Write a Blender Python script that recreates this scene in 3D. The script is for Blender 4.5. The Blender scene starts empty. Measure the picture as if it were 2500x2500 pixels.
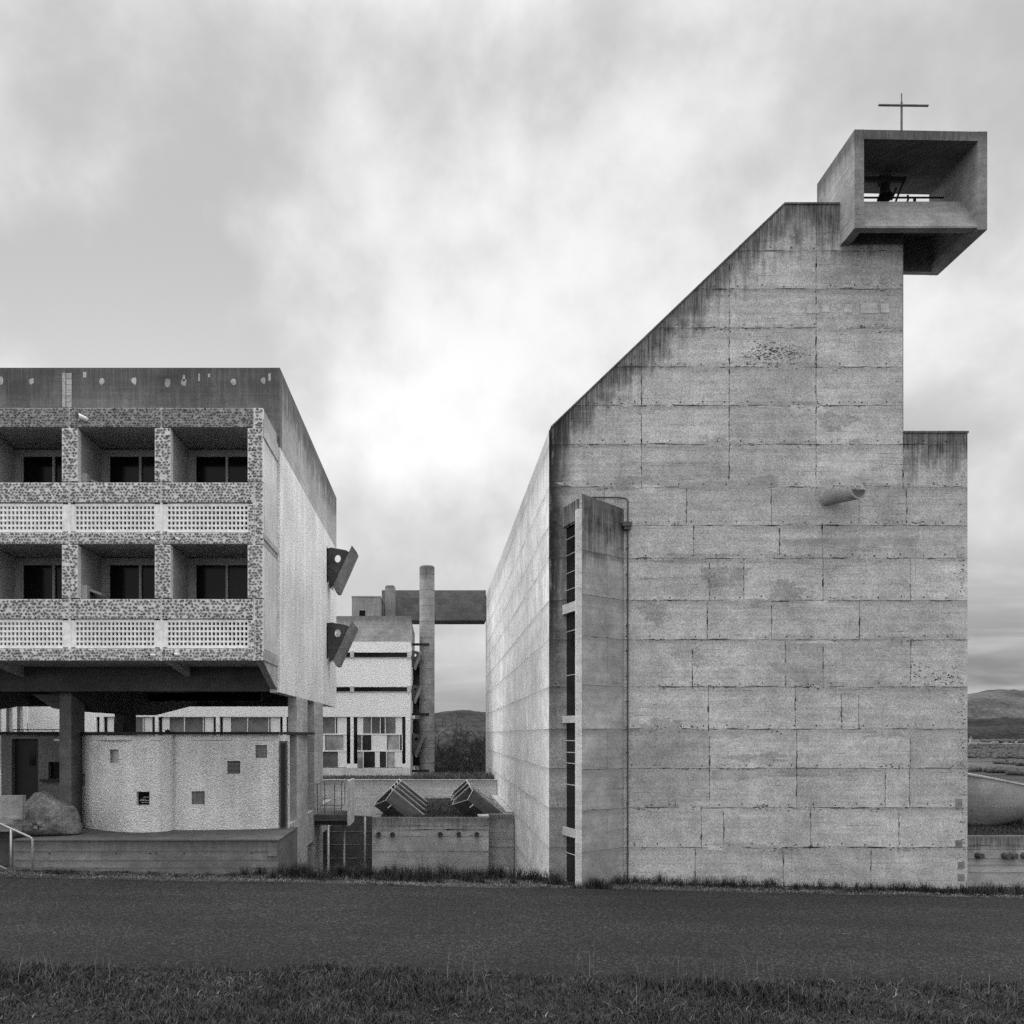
import bpy, math, random
import numpy as np
from mathutils import Vector

# ------------------------------------------------------------------ camera, sky, sun, exposure
SC = bpy.context.scene
COL = SC.collection
E = 3.43                      # eye height above the road; all builders below use heights relative to the eye
F, VX, VY = 2050.0, 1072.0, 1793.0   # measured on the 2500 px photograph: focal length and vanishing point
cam_d = bpy.data.cameras.new("camera")
cam = bpy.data.objects.new("camera", cam_d)
COL.objects.link(cam)
cam_d.sensor_width = 36.0
cam_d.sensor_fit = 'HORIZONTAL'
cam_d.lens = F / 2500 * 36.0
cam_d.shift_x = (1250 - VX) / 2500
cam_d.shift_y = (VY - 1250) / 2500
cam_d.clip_end = 20000
cam.location = (0, 0, E)
cam.rotation_euler = (math.radians(90), 0, 0)
SC.camera = cam
SC.render.resolution_x = SC.render.resolution_y = 1024
SC.view_settings.view_transform = 'Standard'
SC.view_settings.look = 'None'
SC.view_settings.gamma = 1
SC.view_settings.use_curve_mapping = False
SC.view_settings.exposure = 1.06
SC.cycles.use_denoising = False
SC.cycles.max_bounces = 6
SC.cycles.diffuse_bounces = 3

SUN_DIR = Vector((-0.56, 0.02, 0.83)).normalized()      # towards the sun
sun_d = bpy.data.lights.new("sun", 'SUN')
sun_d.energy = 0.9
sun_d.angle = math.radians(35)
sun_d.color = (1, 0.995, 0.985)
sun = bpy.data.objects.new("sun", sun_d)
COL.objects.link(sun)
sun.rotation_euler = SUN_DIR.to_track_quat('Z', 'Y').to_euler()
sun.location = (0, 0, 60)


class NB:
    """short hand for building node trees"""
    def __init__(s, tree):
        s.t = tree
        s.n = tree.nodes
        s.l = tree.links

    def put(s, sock, v):
        if v is None:
            return
        if hasattr(v, 'is_output'):
            s.l.new(v, sock)
        elif sock.type == 'RGBA' and isinstance(v, (int, float)):
            sock.default_value = (v, v, v, 1)
        else:
            sock.default_value = v

    def m(s, op, a, b=None, c=None, clamp=False):
        n = s.n.new('ShaderNodeMath')
        n.operation = op
        n.use_clamp = clamp
        for i, v in enumerate((a, b, c)):
            s.put(n.inputs[i], v)
        return n.outputs[0]

    def comb(s, x, y, z):
        n = s.n.new('ShaderNodeCombineXYZ')
        for i, v in enumerate((x, y, z)):
            s.put(n.inputs[i], v)
        return n.outputs[0]

    def sep(s, v):
        n = s.n.new('ShaderNodeSeparateXYZ')
        s.put(n.inputs[0], v)
        return n.outputs

    def noise(s, vec, scale, detail=3, rough=0.55, dist=0.0):
        n = s.n.new('ShaderNodeTexNoise')
        s.put(n.inputs['Vector'], vec)
        n.inputs['Scale'].default_value = scale
        n.inputs['Detail'].default_value = detail
        n.inputs['Roughness'].default_value = rough
        n.inputs['Distortion'].default_value = dist
        return n.outputs[0]

    def mr(s, v, a, b, c, d, smooth=True):
        n = s.n.new('ShaderNodeMapRange')
        n.interpolation_type = 'SMOOTHSTEP' if smooth else 'LINEAR'
        for i, x in enumerate((v, a, b, c, d)):
            s.put(n.inputs[i], x)
        return n.outputs[0]

    def vor(s, vec, scale, out='Distance', feature='F1', rand=1.0):
        n = s.n.new('ShaderNodeTexVoronoi')
        n.feature = feature
        s.put(n.inputs['Vector'], vec)
        n.inputs['Scale'].default_value = scale
        n.inputs['Randomness'].default_value = rand
        return n.outputs[out]

    def attr(s, name):
        n = s.n.new('ShaderNodeAttribute')
        n.attribute_name = name
        return n.outputs['Fac']

    def pos(s):
        return s.n.new('ShaderNodeNewGeometry').outputs['Position']

    def bump(s, h, strength, dist):
        n = s.n.new('ShaderNodeBump')
        s.put(n.inputs['Height'], h)
        n.inputs['Strength'].default_value = strength
        n.inputs['Distance'].default_value = dist
        return n.outputs[0]


# overcast sky: the Nishita sky (grey) behind a layer of procedural cloud
W = bpy.data.worlds.new("World")
SC.world = W
W.use_nodes = True
nb = NB(W.node_tree)
nb.n.clear()
sky = nb.n.new('ShaderNodeTexSky')
sky.sky_type = 'NISHITA'
sky.sun_disc = False
sky.sun_elevation = math.asin(SUN_DIR.z)
sky.sun_rotation = math.atan2(SUN_DIR.x, SUN_DIR.y)
bw = nb.n.new('ShaderNodeRGBToBW')
nb.l.new(sky.outputs[0], bw.inputs[0])
tc = nb.n.new('ShaderNodeTexCoord')
dx, dy, dz = nb.sep(tc.outputs['Generated'])
den = nb.m('ADD', nb.m('MAXIMUM', dz, 0.0), 0.50)
cu, cv = nb.m('DIVIDE', dx, den), nb.m('DIVIDE', dy, den)
cvec = nb.comb(cu, cv, 0.37)
n1 = nb.noise(nb.comb(nb.m('ADD', cu, 3.6), cv, 0.2), 1.5, 4, 0.5, 0.1)
n2 = nb.noise(nb.comb(nb.m('ADD', dx, 1.7), dy, dz), 4.2, 6, 0.55, 0.08)
cl = nb.m('ADD', nb.m('MULTIPLY', n1, 0.42), nb.m('MULTIPLY', n2, 0.58))
cl = nb.mr(cl, 0.38, 0.61, 0.54, 0.94)
# brighter cloud low on the left, dull rain cloud low on the right and along the horizon
az = nb.m('DIVIDE', dx, nb.m('MAXIMUM', dy, 0.05))
el = nb.m('DIVIDE', dz, nb.m('MAXIMUM', dy, 0.05))
g1x = nb.m('DIVIDE', nb.m('ADD', az, 0.38), 0.48)
g1y = nb.m('DIVIDE', nb.m('SUBTRACT', el, 0.33), 0.17)
g1 = nb.m('POWER', 2.718, nb.m('MULTIPLY', nb.m('ADD', nb.m('MULTIPLY', g1x, g1x), nb.m('MULTIPLY', g1y, g1y)), -1.0))
front = nb.mr(dy, 0.0, 0.3, 0.0, 1.0)
cl = nb.m('ADD', cl, nb.m('MULTIPLY', nb.m('MULTIPLY', g1, 0.17), front))
low = nb.mr(nb.m('ADD', el, nb.m('MULTIPLY', az, -0.16)), -0.05, 0.19, 0.0, 1.0)
lowb = nb.noise(nb.comb(nb.m('MULTIPLY', az, 1.6), nb.m('MULTIPLY', el, 9.0), 1.0), 2.4, 4, 0.55, 0.3)
lowv = nb.mr(lowb, 0.35, 0.66, 0.20, 0.50)
mixl = nb.n.new('ShaderNodeMix')
mixl.data_type = 'FLOAT'
nb.put(mixl.inputs[0], low)
nb.put(mixl.inputs[2], lowv)
nb.put(mixl.inputs[3], cl)
# an overcast sky is brighter overhead than near the horizon, and here duller over the woods behind the camera
zen = nb.mr(dz, 0.62, 0.92, 0.0, 4.2)
sid = nb.mr(nb.m('ABSOLUTE', dx), 0.62, 0.88, 0.0, 2.0)
bak = nb.mr(dy, -0.5, 0.1, 0.45, 0.0)
gain = nb.m('ADD', 1.0, nb.m('MAXIMUM', zen, nb.m('MAXIMUM', sid, bak)))
val = nb.m('MULTIPLY', mixl.outputs[0], gain)
tot = nb.m('ADD', nb.m('MULTIPLY', val, 4.7), nb.m('MULTIPLY', bw.outputs[0], 0.05))
bg = nb.n.new('ShaderNodeBackground')
nb.l.new(tot, bg.inputs[0])
bg.inputs[1].default_value = 0.1
wo = nb.n.new('ShaderNodeOutputWorld')
nb.l.new(bg.outputs[0], wo.inputs[0])

# ------------------------------------------------------------------ measuring helpers
rnd = random.Random(7)


def X(sx, Y):
    return (sx - VX) / F * Y


def Zz(sy, Y):
    return (VY - sy) / F * Y


def P(sx, sy, Y):
    return Vector((X(sx, Y), Y, Zz(sy, Y)))


# ------------------------------------------------------------------ mesh builder
class MB:
    def __init__(s):
        s.v, s.f, s.mi, s.fa, s.va = [], [], [], [], {}

    def add(s, verts, faces, mat=0, tone=0.0):
        b = len(s.v)
        s.v += [tuple(p) for p in verts]
        for f in faces:
            s.f.append([b + i for i in f])
            s.mi.append(mat)
            s.fa.append(tone)

    def box(s, x0, x1, y0, y1, z0, z1, mat=0, tone=0.0):
        s.add([(x0, y0, z0), (x1, y0, z0), (x1, y1, z0), (x0, y1, z0), (x0, y0, z1), (x1, y0, z1), (x1, y1, z1), (x0, y1, z1)],
              [(0, 3, 2, 1), (4, 5, 6, 7), (0, 1, 5, 4), (1, 2, 6, 5), (2, 3, 7, 6), (3, 0, 4, 7)], mat, tone)

    def quad(s, a, b, c, d, mat=0, tone=0.0):
        s.add([a, b, c, d], [(0, 1, 2, 3)], mat, tone)

    def extr(s, poly, vec, mat=0, tone=0.0):
        """extrude a planar polygon of 3-D points by a vector"""
        n = len(poly)
        vec = Vector(vec)
        top = [Vector(p) + vec for p in poly]
        s.add([Vector(p) for p in poly] + top,
              [tuple(range(n - 1, -1, -1)), tuple(range(n, 2 * n))] + [(i, (i + 1) % n, n + (i + 1) % n, n + i) for i in range(n)], mat, tone)

    def tube(s, pts, r, n=8, mat=0, cap=True, tone=0.0):
        pts = [Vector(p) for p in pts]
        rs = r if isinstance(r, (list, tuple)) else [r] * len(pts)
        vs, fs = [], []
        for i, p in enumerate(pts):
            a = pts[max(i - 1, 0)]
            b = pts[min(i + 1, len(pts) - 1)]
            d = (b - a).normalized()
            up = Vector((0, 0, 1)) if abs(d.z) < 0.9 else Vector((1, 0, 0))
            e1 = d.cross(up).normalized()
            e2 = d.cross(e1)
            for k in range(n):
                t = 2 * math.pi * k / n
                vs.append(p + (e1 * math.cos(t) + e2 * math.sin(t)) * rs[i])
        for i in range(len(pts) - 1):
            for k in range(n):
                k2 = (k + 1) % n
                fs.append((i * n + k, i * n + k2, (i + 1) * n + k2, (i + 1) * n + k))
        if cap:
            fs.append(tuple(range(n - 1, -1, -1)))
            fs.append(tuple((len(pts) - 1) * n + k for k in range(n)))
        s.add(vs, fs, mat, tone)

    def blob(s, c, rx, rz, plane, mat=0, n=10, jit=0.25, off=0.003, tone=0.0):
        """irregular flat patch on a wall whose outward normal is -Y (plane 'y') or +X/-X (plane 'x')"""
        pts = []
        for k in range(n):
            t = 2 * math.pi * k / n
            q = 1 + rnd.uniform(-jit, jit)
            if plane == 'y':
                pts.append((c[0] + math.cos(t) * rx * q, c[1] - off, c[2] + math.sin(t) * rz * q))
            else:
                pts.append((c[0] + off * (1 if plane == '+x' else -1), c[1] + math.cos(t) * rx * q, c[2] + math.sin(t) * rz * q))
        s.add(pts, [tuple(range(n))], mat, tone)

    def build(s, name, mats, parent=None, smooth=False, loc=None):
        me = bpy.data.meshes.new(name)
        off = Vector((0, 0, 0))
        if parent is not None:
            off = WL[parent.name]
        elif loc is not None:
            off = Vector(loc)
        me.from_pydata([(x - off.x, y - off.y, z - off.z) for x, y, z in s.v], [], s.f)
        for m_ in (mats if isinstance(mats, (list, tuple)) else [mats]):
            me.materials.append(m_)
        me.polygons.foreach_set('material_index', s.mi)
        if any(s.fa):
            a = me.attributes.new('tone', 'FLOAT', 'FACE')
            a.data.foreach_set('value', s.fa)
        for k, arr in s.va.items():
            a = me.attributes.new(k, 'FLOAT', 'POINT')
            a.data.foreach_set('value', arr)
        if smooth:
            me.polygons.foreach_set('use_smooth', [True] * len(me.polygons))
        me.update()
        o = bpy.data.objects.new(name, me)
        COL.objects.link(o)
        if parent is not None:
            o.parent = parent
            WL[o.name] = off
        else:
            o.location = off + Vector((0, 0, E))
            WL[o.name] = off
        return o


WL = {}


def tag(o, label, cat, group=None):
    o['label'] = label
    o['category'] = cat
    if group:
        o['group'] = group
    return o


def thing(name, label, cat, loc=(0, 0, 0), group=None):
    o = bpy.data.objects.new(name, None)
    COL.objects.link(o)
    o.empty_display_size = 0.3
    o.location = Vector(loc) + Vector((0, 0, E))
    WL[o.name] = Vector(loc)
    return tag(o, label, cat, group)


def part(name, parent):
    """an empty part that only carries sub-parts"""
    o = bpy.data.objects.new(name, None)
    COL.objects.link(o)
    o.empty_display_size = 0.2
    o.parent = parent
    WL[o.name] = WL[parent.name]
    return o


def dup(o, parent=None):
    c = o.copy()
    COL.objects.link(c)
    if parent is not None:
        c.parent = parent
    for ch in [q for q in o.children]:
        dup(ch, c)
    return c


def fast_mesh(name, verts, faces_quad, faces_tri, mats, tone=None):
    me = bpy.data.meshes.new(name)
    nq, nt = len(faces_quad), len(faces_tri)
    me.vertices.add(len(verts))
    me.vertices.foreach_set('co', np.asarray(verts, np.float32).ravel())
    loops = np.concatenate([np.asarray(faces_quad, np.int32).ravel(), np.asarray(faces_tri, np.int32).ravel()])
    me.loops.add(len(loops))
    me.loops.foreach_set('vertex_index', loops)
    me.polygons.add(nq + nt)
    starts = np.concatenate([np.arange(nq) * 4, nq * 4 + np.arange(nt) * 3]).astype(np.int32)
    me.polygons.foreach_set('loop_start', starts)
    me.update(calc_edges=True)
    me.validate()
    for m_ in mats:
        me.materials.append(m_)
    if tone is not None:
        a = me.attributes.new('tone', 'FLOAT', 'POINT')
        a.data.foreach_set('value', np.asarray(tone, np.float32))
    o = bpy.data.objects.new(name, me)
    COL.objects.link(o)
    return o


# ------------------------------------------------------------------ materials (a black-and-white place: every colour is a grey)
def new_mat(name):
    m_ = bpy.data.materials.new(name)
    m_.use_nodes = True
    n = NB(m_.node_tree)
    b = n.n['Principled BSDF']
    return m_, n, b


def grey(v):
    return (v, v, v, 1)


def plain(name, v, rough=0.6, metal=0.0, var=0.25, scale=12, spec=0.3, bump=0.0):
    m_, n, b = new_mat(name)
    p = n.pos()
    a = n.noise(p, scale, 4, 0.6)
    c = n.noise(p, scale * 0.12, 3, 0.5)
    k = n.m('ADD', n.m('MULTIPLY', a, 0.6), n.m('MULTIPLY', c, 0.4))
    t = n.m('MULTIPLY', n.mr(k, 0.3, 0.7, 1 - var, 1 + var), v)
    t = n.m('MULTIPLY', t, n.m('ADD', 1.0, n.attr('tone')))
    n.put(b.inputs['Base Color'], t)
    b.inputs['Roughness'].default_value = rough
    b.inputs['Metallic'].default_value = metal
    b.inputs['Specular IOR Level'].default_value = spec
    if bump:
        n.put(b.inputs['Normal'], n.bump(a, 0.6, bump))
    return m_


def concrete(name, base=0.33, boards='h', line=0.4, top=None, slen=0.8, samt=0.75, blotch=0.35, bump=1.0, grain=0.3, wet=0.0):
    m_, n, b = new_mat(name)
    p = n.pos()
    x, y, z = n.sep(p)
    u = n.m('ADD', x, n.m('MULTIPLY', y, 0.93))
    nz = n.m('GREATER_THAN', n.m('ABSOLUTE', n.sep(n.n.new('ShaderNodeNewGeometry').outputs['Normal'])[2]), 0.7)
    inv = n.m('SUBTRACT', 1.0, nz)
    if boards == 'v':
        A, B = z, u
    else:
        A = n.m('ADD', n.m('MULTIPLY', u, inv), n.m('MULTIPLY', x, nz))
        B = n.m('ADD', n.m('MULTIPLY', z, inv), n.m('MULTIPLY', y, nz))
    band = n.noise(n.comb(n.m('MULTIPLY', A, 0.35), 2.0, n.m('MULTIPLY', B, 8.5)), 1.0, 1, 0.5)
    lines = n.noise(n.comb(n.m('MULTIPLY', A, 0.8), 5.0, n.m('MULTIPLY', B, 26.0)), 1.0, 3, 0.6, 0.15)
    ln = n.mr(lines, 0.60, 0.72, 0.0, 1.0)
    brk = n.mr(n.noise(p, 1.3, 3, 0.6), 0.42, 0.62, 0.15, 1.0)
    ln = n.m('MULTIPLY', ln, brk)
    big = n.noise(p, 0.42, 6, 0.62, 0.4)
    mid = n.noise(p, 2.2, 6, 0.65, 0.3)
    gr = n.noise(p, 38.0, 3, 0.7)
    pit = n.mr(n.noise(p, 21.0, 2, 0.5), 0.66, 0.74, 0.0, 1.0)
    streak = n.noise(n.comb(n.m('MULTIPLY', u, 5.5), 1.0, n.m('MULTIPLY', z, 0.35)), 1.0, 4, 0.65)
    t = n.mr(big, 0.3, 0.7, 1 - blotch * 0.6, 1 + blotch * 0.45)
    t = n.m('MULTIPLY', t, n.mr(mid, 0.3, 0.72, 1 - blotch * 0.55, 1 + blotch * 0.45))
    t = n.m('MULTIPLY', t, n.mr(band, 0.3, 0.7, 0.92, 1.07))
    t = n.m('MULTIPLY', t, n.mr(gr, 0.25, 0.75, 1 - grain, 1 + grain))
    t = n.m('MULTIPLY', t, n.m('SUBTRACT', 1.0, n.m('MULTIPLY', ln, line)))
    t = n.m('MULTIPLY', t, n.m('SUBTRACT', 1.0, n.m('MULTIPLY', pit, 0.35)))
    # run-off dirt below the joints (attribute of the panelled walls)
    jd = n.attr('jd')
    jm = n.m('MULTIPLY', n.m('MULTIPLY', jd, jd), n.mr(n.m('ADD', n.m('MULTIPLY', mid, 0.6), n.m('MULTIPLY', big, 0.5)), 0.45, 0.68, 0.02, 0.55))
    t = n.m('MULTIPLY', t, n.m('SUBTRACT', 1.0, jm))
    t = n.m('MULTIPLY', t, n.m('ADD', 1.0, n.attr('tone')))
    if top is not None:
        if top == 'church':
            ze = n.m('MINIMUM', n.m('ADD', n.m('MULTIPLY', x, 0.9586), 7.28 - 2.66 * 0.9586 + E), 12.61 + E)
            right = n.m('GREATER_THAN', x, 11.05)
            ze = n.m('ADD', n.m('MULTIPLY', ze, n.m('SUBTRACT', 1.0, right)), n.m('MULTIPLY', right, 7.17 + E))
        else:
            ze = top + E
        d = n.m('SUBTRACT', ze, z)
        leng = n.mr(n.m('ADD', n.m('MULTIPLY', streak, 0.45), n.m('MULTIPLY', mid, 0.55)), 0.34, 0.68, slen * 0.35, slen * 1.7)
        s_ = n.m('SUBTRACT', 1.0, n.m('DIVIDE', d, leng), clamp=True)
        scr = n.noise(n.comb(n.m('MULTIPLY', u, 26.0), 3.0, n.m('MULTIPLY', z, 0.9)), 1.0, 3, 0.65)
        s_ = n.m('MULTIPLY', n.mr(s_, 0.0, 0.85, 0.0, 1.0), n.m('MULTIPLY', n.mr(scr, 0.35, 0.6, 0.62, 1.0), n.mr(n.m('ADD', n.m('MULTIPLY', mid, 0.6), n.m('MULTIPLY', gr, 0.4)), 0.36, 0.6, 0.66, 1.0)))
        t = n.m('MULTIPLY', t, n.m('SUBTRACT', 1.0, n.m('MULTIPLY', s_, samt)))
    if top == 'church':
        # long black run-off down the corner arris
        dc = n.m('SUBTRACT', x, 2.62)
        cs = n.m('MULTIPLY', n.mr(n.m('ADD', dc, n.m('MULTIPLY', mid, 0.5)), 0.25, 1.05, 1.0, 0.0), n.mr(z, -1.5 + E, 3.5 + E, 0.35, 1.0))
        cs = n.m('MULTIPLY', cs, n.mr(n.m('ADD', n.m('MULTIPLY', streak, 0.6), n.m('MULTIPLY', mid, 0.4)), 0.30, 0.50, 0.2, 1.0))
        t = n.m('MULTIPLY', t, n.m('SUBTRACT', 1.0, n.m('MULTIPLY', cs, 0.95)))
    n.put(b.inputs['Base Color'], n.m('MULTIPLY', t, base))
    b.inputs['Roughness'].default_value = 0.88
    b.inputs['Specular IOR Level'].default_value = 0.2
    h = n.m('SUBTRACT', n.m('ADD', n.m('MULTIPLY', gr, 0.35), n.m('ADD', n.m('MULTIPLY', band, 0.5), n.m('MULTIPLY', mid, 0.4))), n.m('ADD', n.m('MULTIPLY', ln, 0.5), n.m('MULTIPLY', pit, 0.5)))
    n.put(b.inputs['Normal'], n.bump(h, 0.7, 0.014 * bump))
    return m_


def roughcast(name, base=0.7, scale=26.0, dist=0.03, dirt=0.2):
    m_, n, b = new_mat(name)
    p = n.pos()
    a = n.noise(p, scale, 3, 0.6, 0.3)
    v = n.vor(p, scale * 1.1)
    big = n.noise(p, 0.5, 5, 0.6)
    x, y, z = n.sep(p)
    st = n.noise(n.comb(n.m('MULTIPLY', n.m('ADD', x, y), 2.6), 1.0, n.m('MULTIPLY', z, 0.22)), 1.0, 4, 0.6)
    t = n.m('MULTIPLY', n.mr(big, 0.3, 0.7, 1 - dirt, 1.0), n.mr(st, 0.35, 0.65, 1 - dirt * 0.7, 1.0))
    t = n.m('MULTIPLY', t, n.mr(a, 0.30, 0.62, 0.74, 1.04))
    n.put(b.inputs['Base Color'], n.m('MULTIPLY', t, base))
    b.inputs['Roughness'].default_value = 0.95
    b.inputs['Specular IOR Level'].default_value = 0.1
    n.put(b.inputs['Normal'], n.bump(n.m('SUBTRACT', a, n.m('MULTIPLY', v, 0.5)), 0.9, dist))
    return m_


def glass(name, v=0.008, rough=0.06, spec=0.16):
    m_, n, b = new_mat(name)
    p = n.pos()
    n.put(b.inputs['Base Color'], n.m('MULTIPLY', n.mr(n.noise(p, 1.5, 3), 0.3, 0.7, 0.6, 1.4), n.m('MULTIPLY', n.m('ADD', 1.0, n.attr('tone')), v)))
    n.put(b.inputs['Roughness'], n.mr(n.noise(p, 5.0, 3), 0.3, 0.7, rough, rough * 2.2))
    b.inputs['Specular IOR Level'].default_value = spec
    n.put(b.inputs['Normal'], n.bump(n.noise(p, 0.9, 2), 0.08, 0.02))
    return m_


M = {}
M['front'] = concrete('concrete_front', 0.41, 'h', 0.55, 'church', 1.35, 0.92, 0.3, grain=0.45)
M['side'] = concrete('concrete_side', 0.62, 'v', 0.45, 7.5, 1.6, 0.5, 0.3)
M['joint_pale'] = plain('joint_pale', 0.34, 0.95, var=0.3)
M['plate'] = plain('anchor_plate', 0.16, 0.9, var=0.35)
M['dirt'] = plain('grime_and_spout_inside', 0.06, 0.95, var=0.4)
M['joint'] = plain('joint_dirt', 0.10, 0.95, var=0.4)
M['hole'] = plain('tie_hole', 0.015, 0.95)
M['damp'] = concrete('damp_concrete', 0.325, 'h', 0.4, None, blotch=0.35, grain=0.5)
M['repair'] = concrete('repair_mortar', 0.46, 'h', 0.1, blotch=0.3)
M['repair_dark'] = concrete('repair_dark', 0.335, 'h', 0.15, blotch=0.4)
M['belfry'] = concrete('concrete_belfry', 0.21, 'h', 0.65, 13.9, 0.7, 0.75, 0.45)
M['bay'] = concrete('concrete_bay', 0.31, 'h', 0.45, 5.45, 2.0, 0.93, 0.4)
M['parapet'] = concrete('concrete_parapet', 0.155, 'h', 0.5, 9.5, 1.5, 0.62, 0.5)
M['patch'] = concrete('parapet_patch', 0.33, 'h', 0.3, None, blotch=0.5)
M['band'] = concrete('concrete_band', 0.36, 'h', 0.4, 9.55, 1.7, 0.92, 0.35)
M['conc'] = concrete('concrete_plain', 0.36, 'h', 0.4, None, blotch=0.35)
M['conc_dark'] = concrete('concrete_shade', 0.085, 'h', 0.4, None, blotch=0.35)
M['conc_light'] = concrete('concrete_light', 0.52, 'v', 0.25, None, blotch=0.2)
M['plinth'] = concrete('concrete_plinth', 0.16, 'h', 0.4, -2.5, 0.35, 0.5, 0.45)
M['plinth_bare'] = concrete('concrete_ramp', 0.27, 'h', 0.2, None, blotch=0.5)
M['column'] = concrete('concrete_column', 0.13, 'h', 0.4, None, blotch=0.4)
M['sacristy'] = concrete('concrete_sacristy', 0.44, 'h', 0.35, -2.8, 0.55, 0.7, 0.35)
M['crypt'] = concrete('concrete_crypt', 0.36, 'h', 0.4, -2.48, 0.6, 0.8, 0.4)
M['rear_conc'] = concrete('concrete_rear', 0.36, 'h', 0.25, 5.76, 0.5, 0.6, 0.4)
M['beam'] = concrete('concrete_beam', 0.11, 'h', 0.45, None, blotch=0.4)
M['chimney'] = concrete('concrete_chimney', 0.27, 'h', 0.25, 8.85, 1.2, 0.7, 0.4)
M['gusset'] = concrete('concrete_gusset', 0.085, 'h', 0.3, None, blotch=0.5)
M['spout'] = concrete('concrete_spout', 0.32, 'h', 0.3, None, blotch=0.5)
M['visor'] = concrete('concrete_visor', 0.20, 'h', 0.3, None, blotch=0.5)
M['interior'] = concrete('loggia_render', 0.34, 'h', 0.1, None, blotch=0.25)
M['white'] = roughcast('white_roughcast', 0.9, 21, 0.035, 0.22)
M['white_far'] = roughcast('white_roughcast_rear', 0.88, 18, 0.025, 0.06)
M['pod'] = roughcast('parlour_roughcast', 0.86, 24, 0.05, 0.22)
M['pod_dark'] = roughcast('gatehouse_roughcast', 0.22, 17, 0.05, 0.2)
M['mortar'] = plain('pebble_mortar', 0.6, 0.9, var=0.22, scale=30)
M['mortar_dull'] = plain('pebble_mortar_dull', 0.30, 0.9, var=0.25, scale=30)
M['stone'] = plain('river_stone', 0.165, 0.75, var=0.3, scale=25)
M['lattice'] = plain('lattice_concrete', 0.75, 0.85, var=0.18, scale=9)
M['glass'] = glass('window_glass')
M['glass_grey'] = glass('window_glass_grey', 0.12, 0.08, 0.4)
M['frame'] = plain('window_frame', 0.30, 0.6, var=0.2)
M['frame_white'] = plain('white_frame', 0.72, 0.5, var=0.1)
M['black'] = plain('black_paint', 0.012, 0.5)
M['rooffelt'] = plain('roof_felt', 0.018, 0.9, var=0.4)
M['metal_dark'] = plain('dark_iron', 0.018, 0.5, 0.3)
M['metal_light'] = plain('galvanised_tube', 0.34, 0.45, 0.3, 0.2)
M['rust'] = plain('dull_steel', 0.09, 0.7, 0.2, 0.4)
M['bell'] = plain('bell_bronze', 0.02, 0.45, 0.5)
M['skylight'] = concrete('skylight_concrete', 0.07, 'h', 0.2, None, blotch=0.6)
M['rim'] = plain('pale_rim', 0.5, 0.8, var=0.2)
M['rock'] = concrete('sprayed_concrete', 0.155, 'h', 0.0, None, blotch=0.7, bump=5.0, grain=0.6)
M['cannon'] = concrete('cannon_render', 0.34, 'h', 0.0, None, blotch=0.25)


def asphalt():
    m_, n, b = new_mat('asphalt')
    p = n.pos()
    a = n.noise(p, 55, 3, 0.75)
    v = n.vor(p, 42.0, 'Color')
    vs = n.sep(v)[0]
    big = n.noise(p, 0.35, 5, 0.6, 0.5)
    x, y, z = n.sep(p)
    tr = n.noise(n.comb(n.m('MULTIPLY', x, 0.12), n.m('MULTIPLY', y, 1.1), 1.0), 1.0, 3, 0.6)
    a2 = n.noise(p, 21, 2, 0.6)
    t = n.m('MULTIPLY', n.m('MULTIPLY', n.mr(a, 0.25, 0.75, 0.35, 1.7), n.mr(a2, 0.3, 0.7, 0.6, 1.45)), n.m('ADD', 0.15, n.m('MULTIPLY', n.m('POWER', vs, 2.6), 3.0)))
    t = n.m('MULTIPLY', t, n.mr(big, 0.3, 0.7, 0.8, 1.2))
    t = n.m('MULTIPLY', t, n.mr(tr, 0.3, 0.7, 0.8, 1.25))
    t = n.m('MULTIPLY', t, n.mr(n.m('ADD', y, n.m('MULTIPLY', big, 0.8)), 12.5, 13.6, 0.6, 1.0))
    n.put(b.inputs['Base Color'], n.m('MULTIPLY', t, 0.0115))
    b.inputs['Roughness'].default_value = 0.9
    b.inputs['Specular IOR Level'].default_value = 0.25
    n.put(b.inputs['Normal'], n.bump(n.m('ADD', a, vs), 0.9, 0.012))
    return m_


def grass_mat(name, base):
    m_, n, b = new_mat(name)
    p = n.pos()
    t = n.m('MULTIPLY', n.m('ADD', 1.0, n.attr('tone')), n.mr(n.noise(p, 1.2, 4, 0.6), 0.3, 0.7, 0.65, 1.35))
    n.put(b.inputs['Base Color'], n.m('MULTIPLY', t, base))
    b.inputs['Roughness'].default_value = 0.65
    b.inputs['Specular IOR Level'].default_value = 0.25
    return m_


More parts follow.
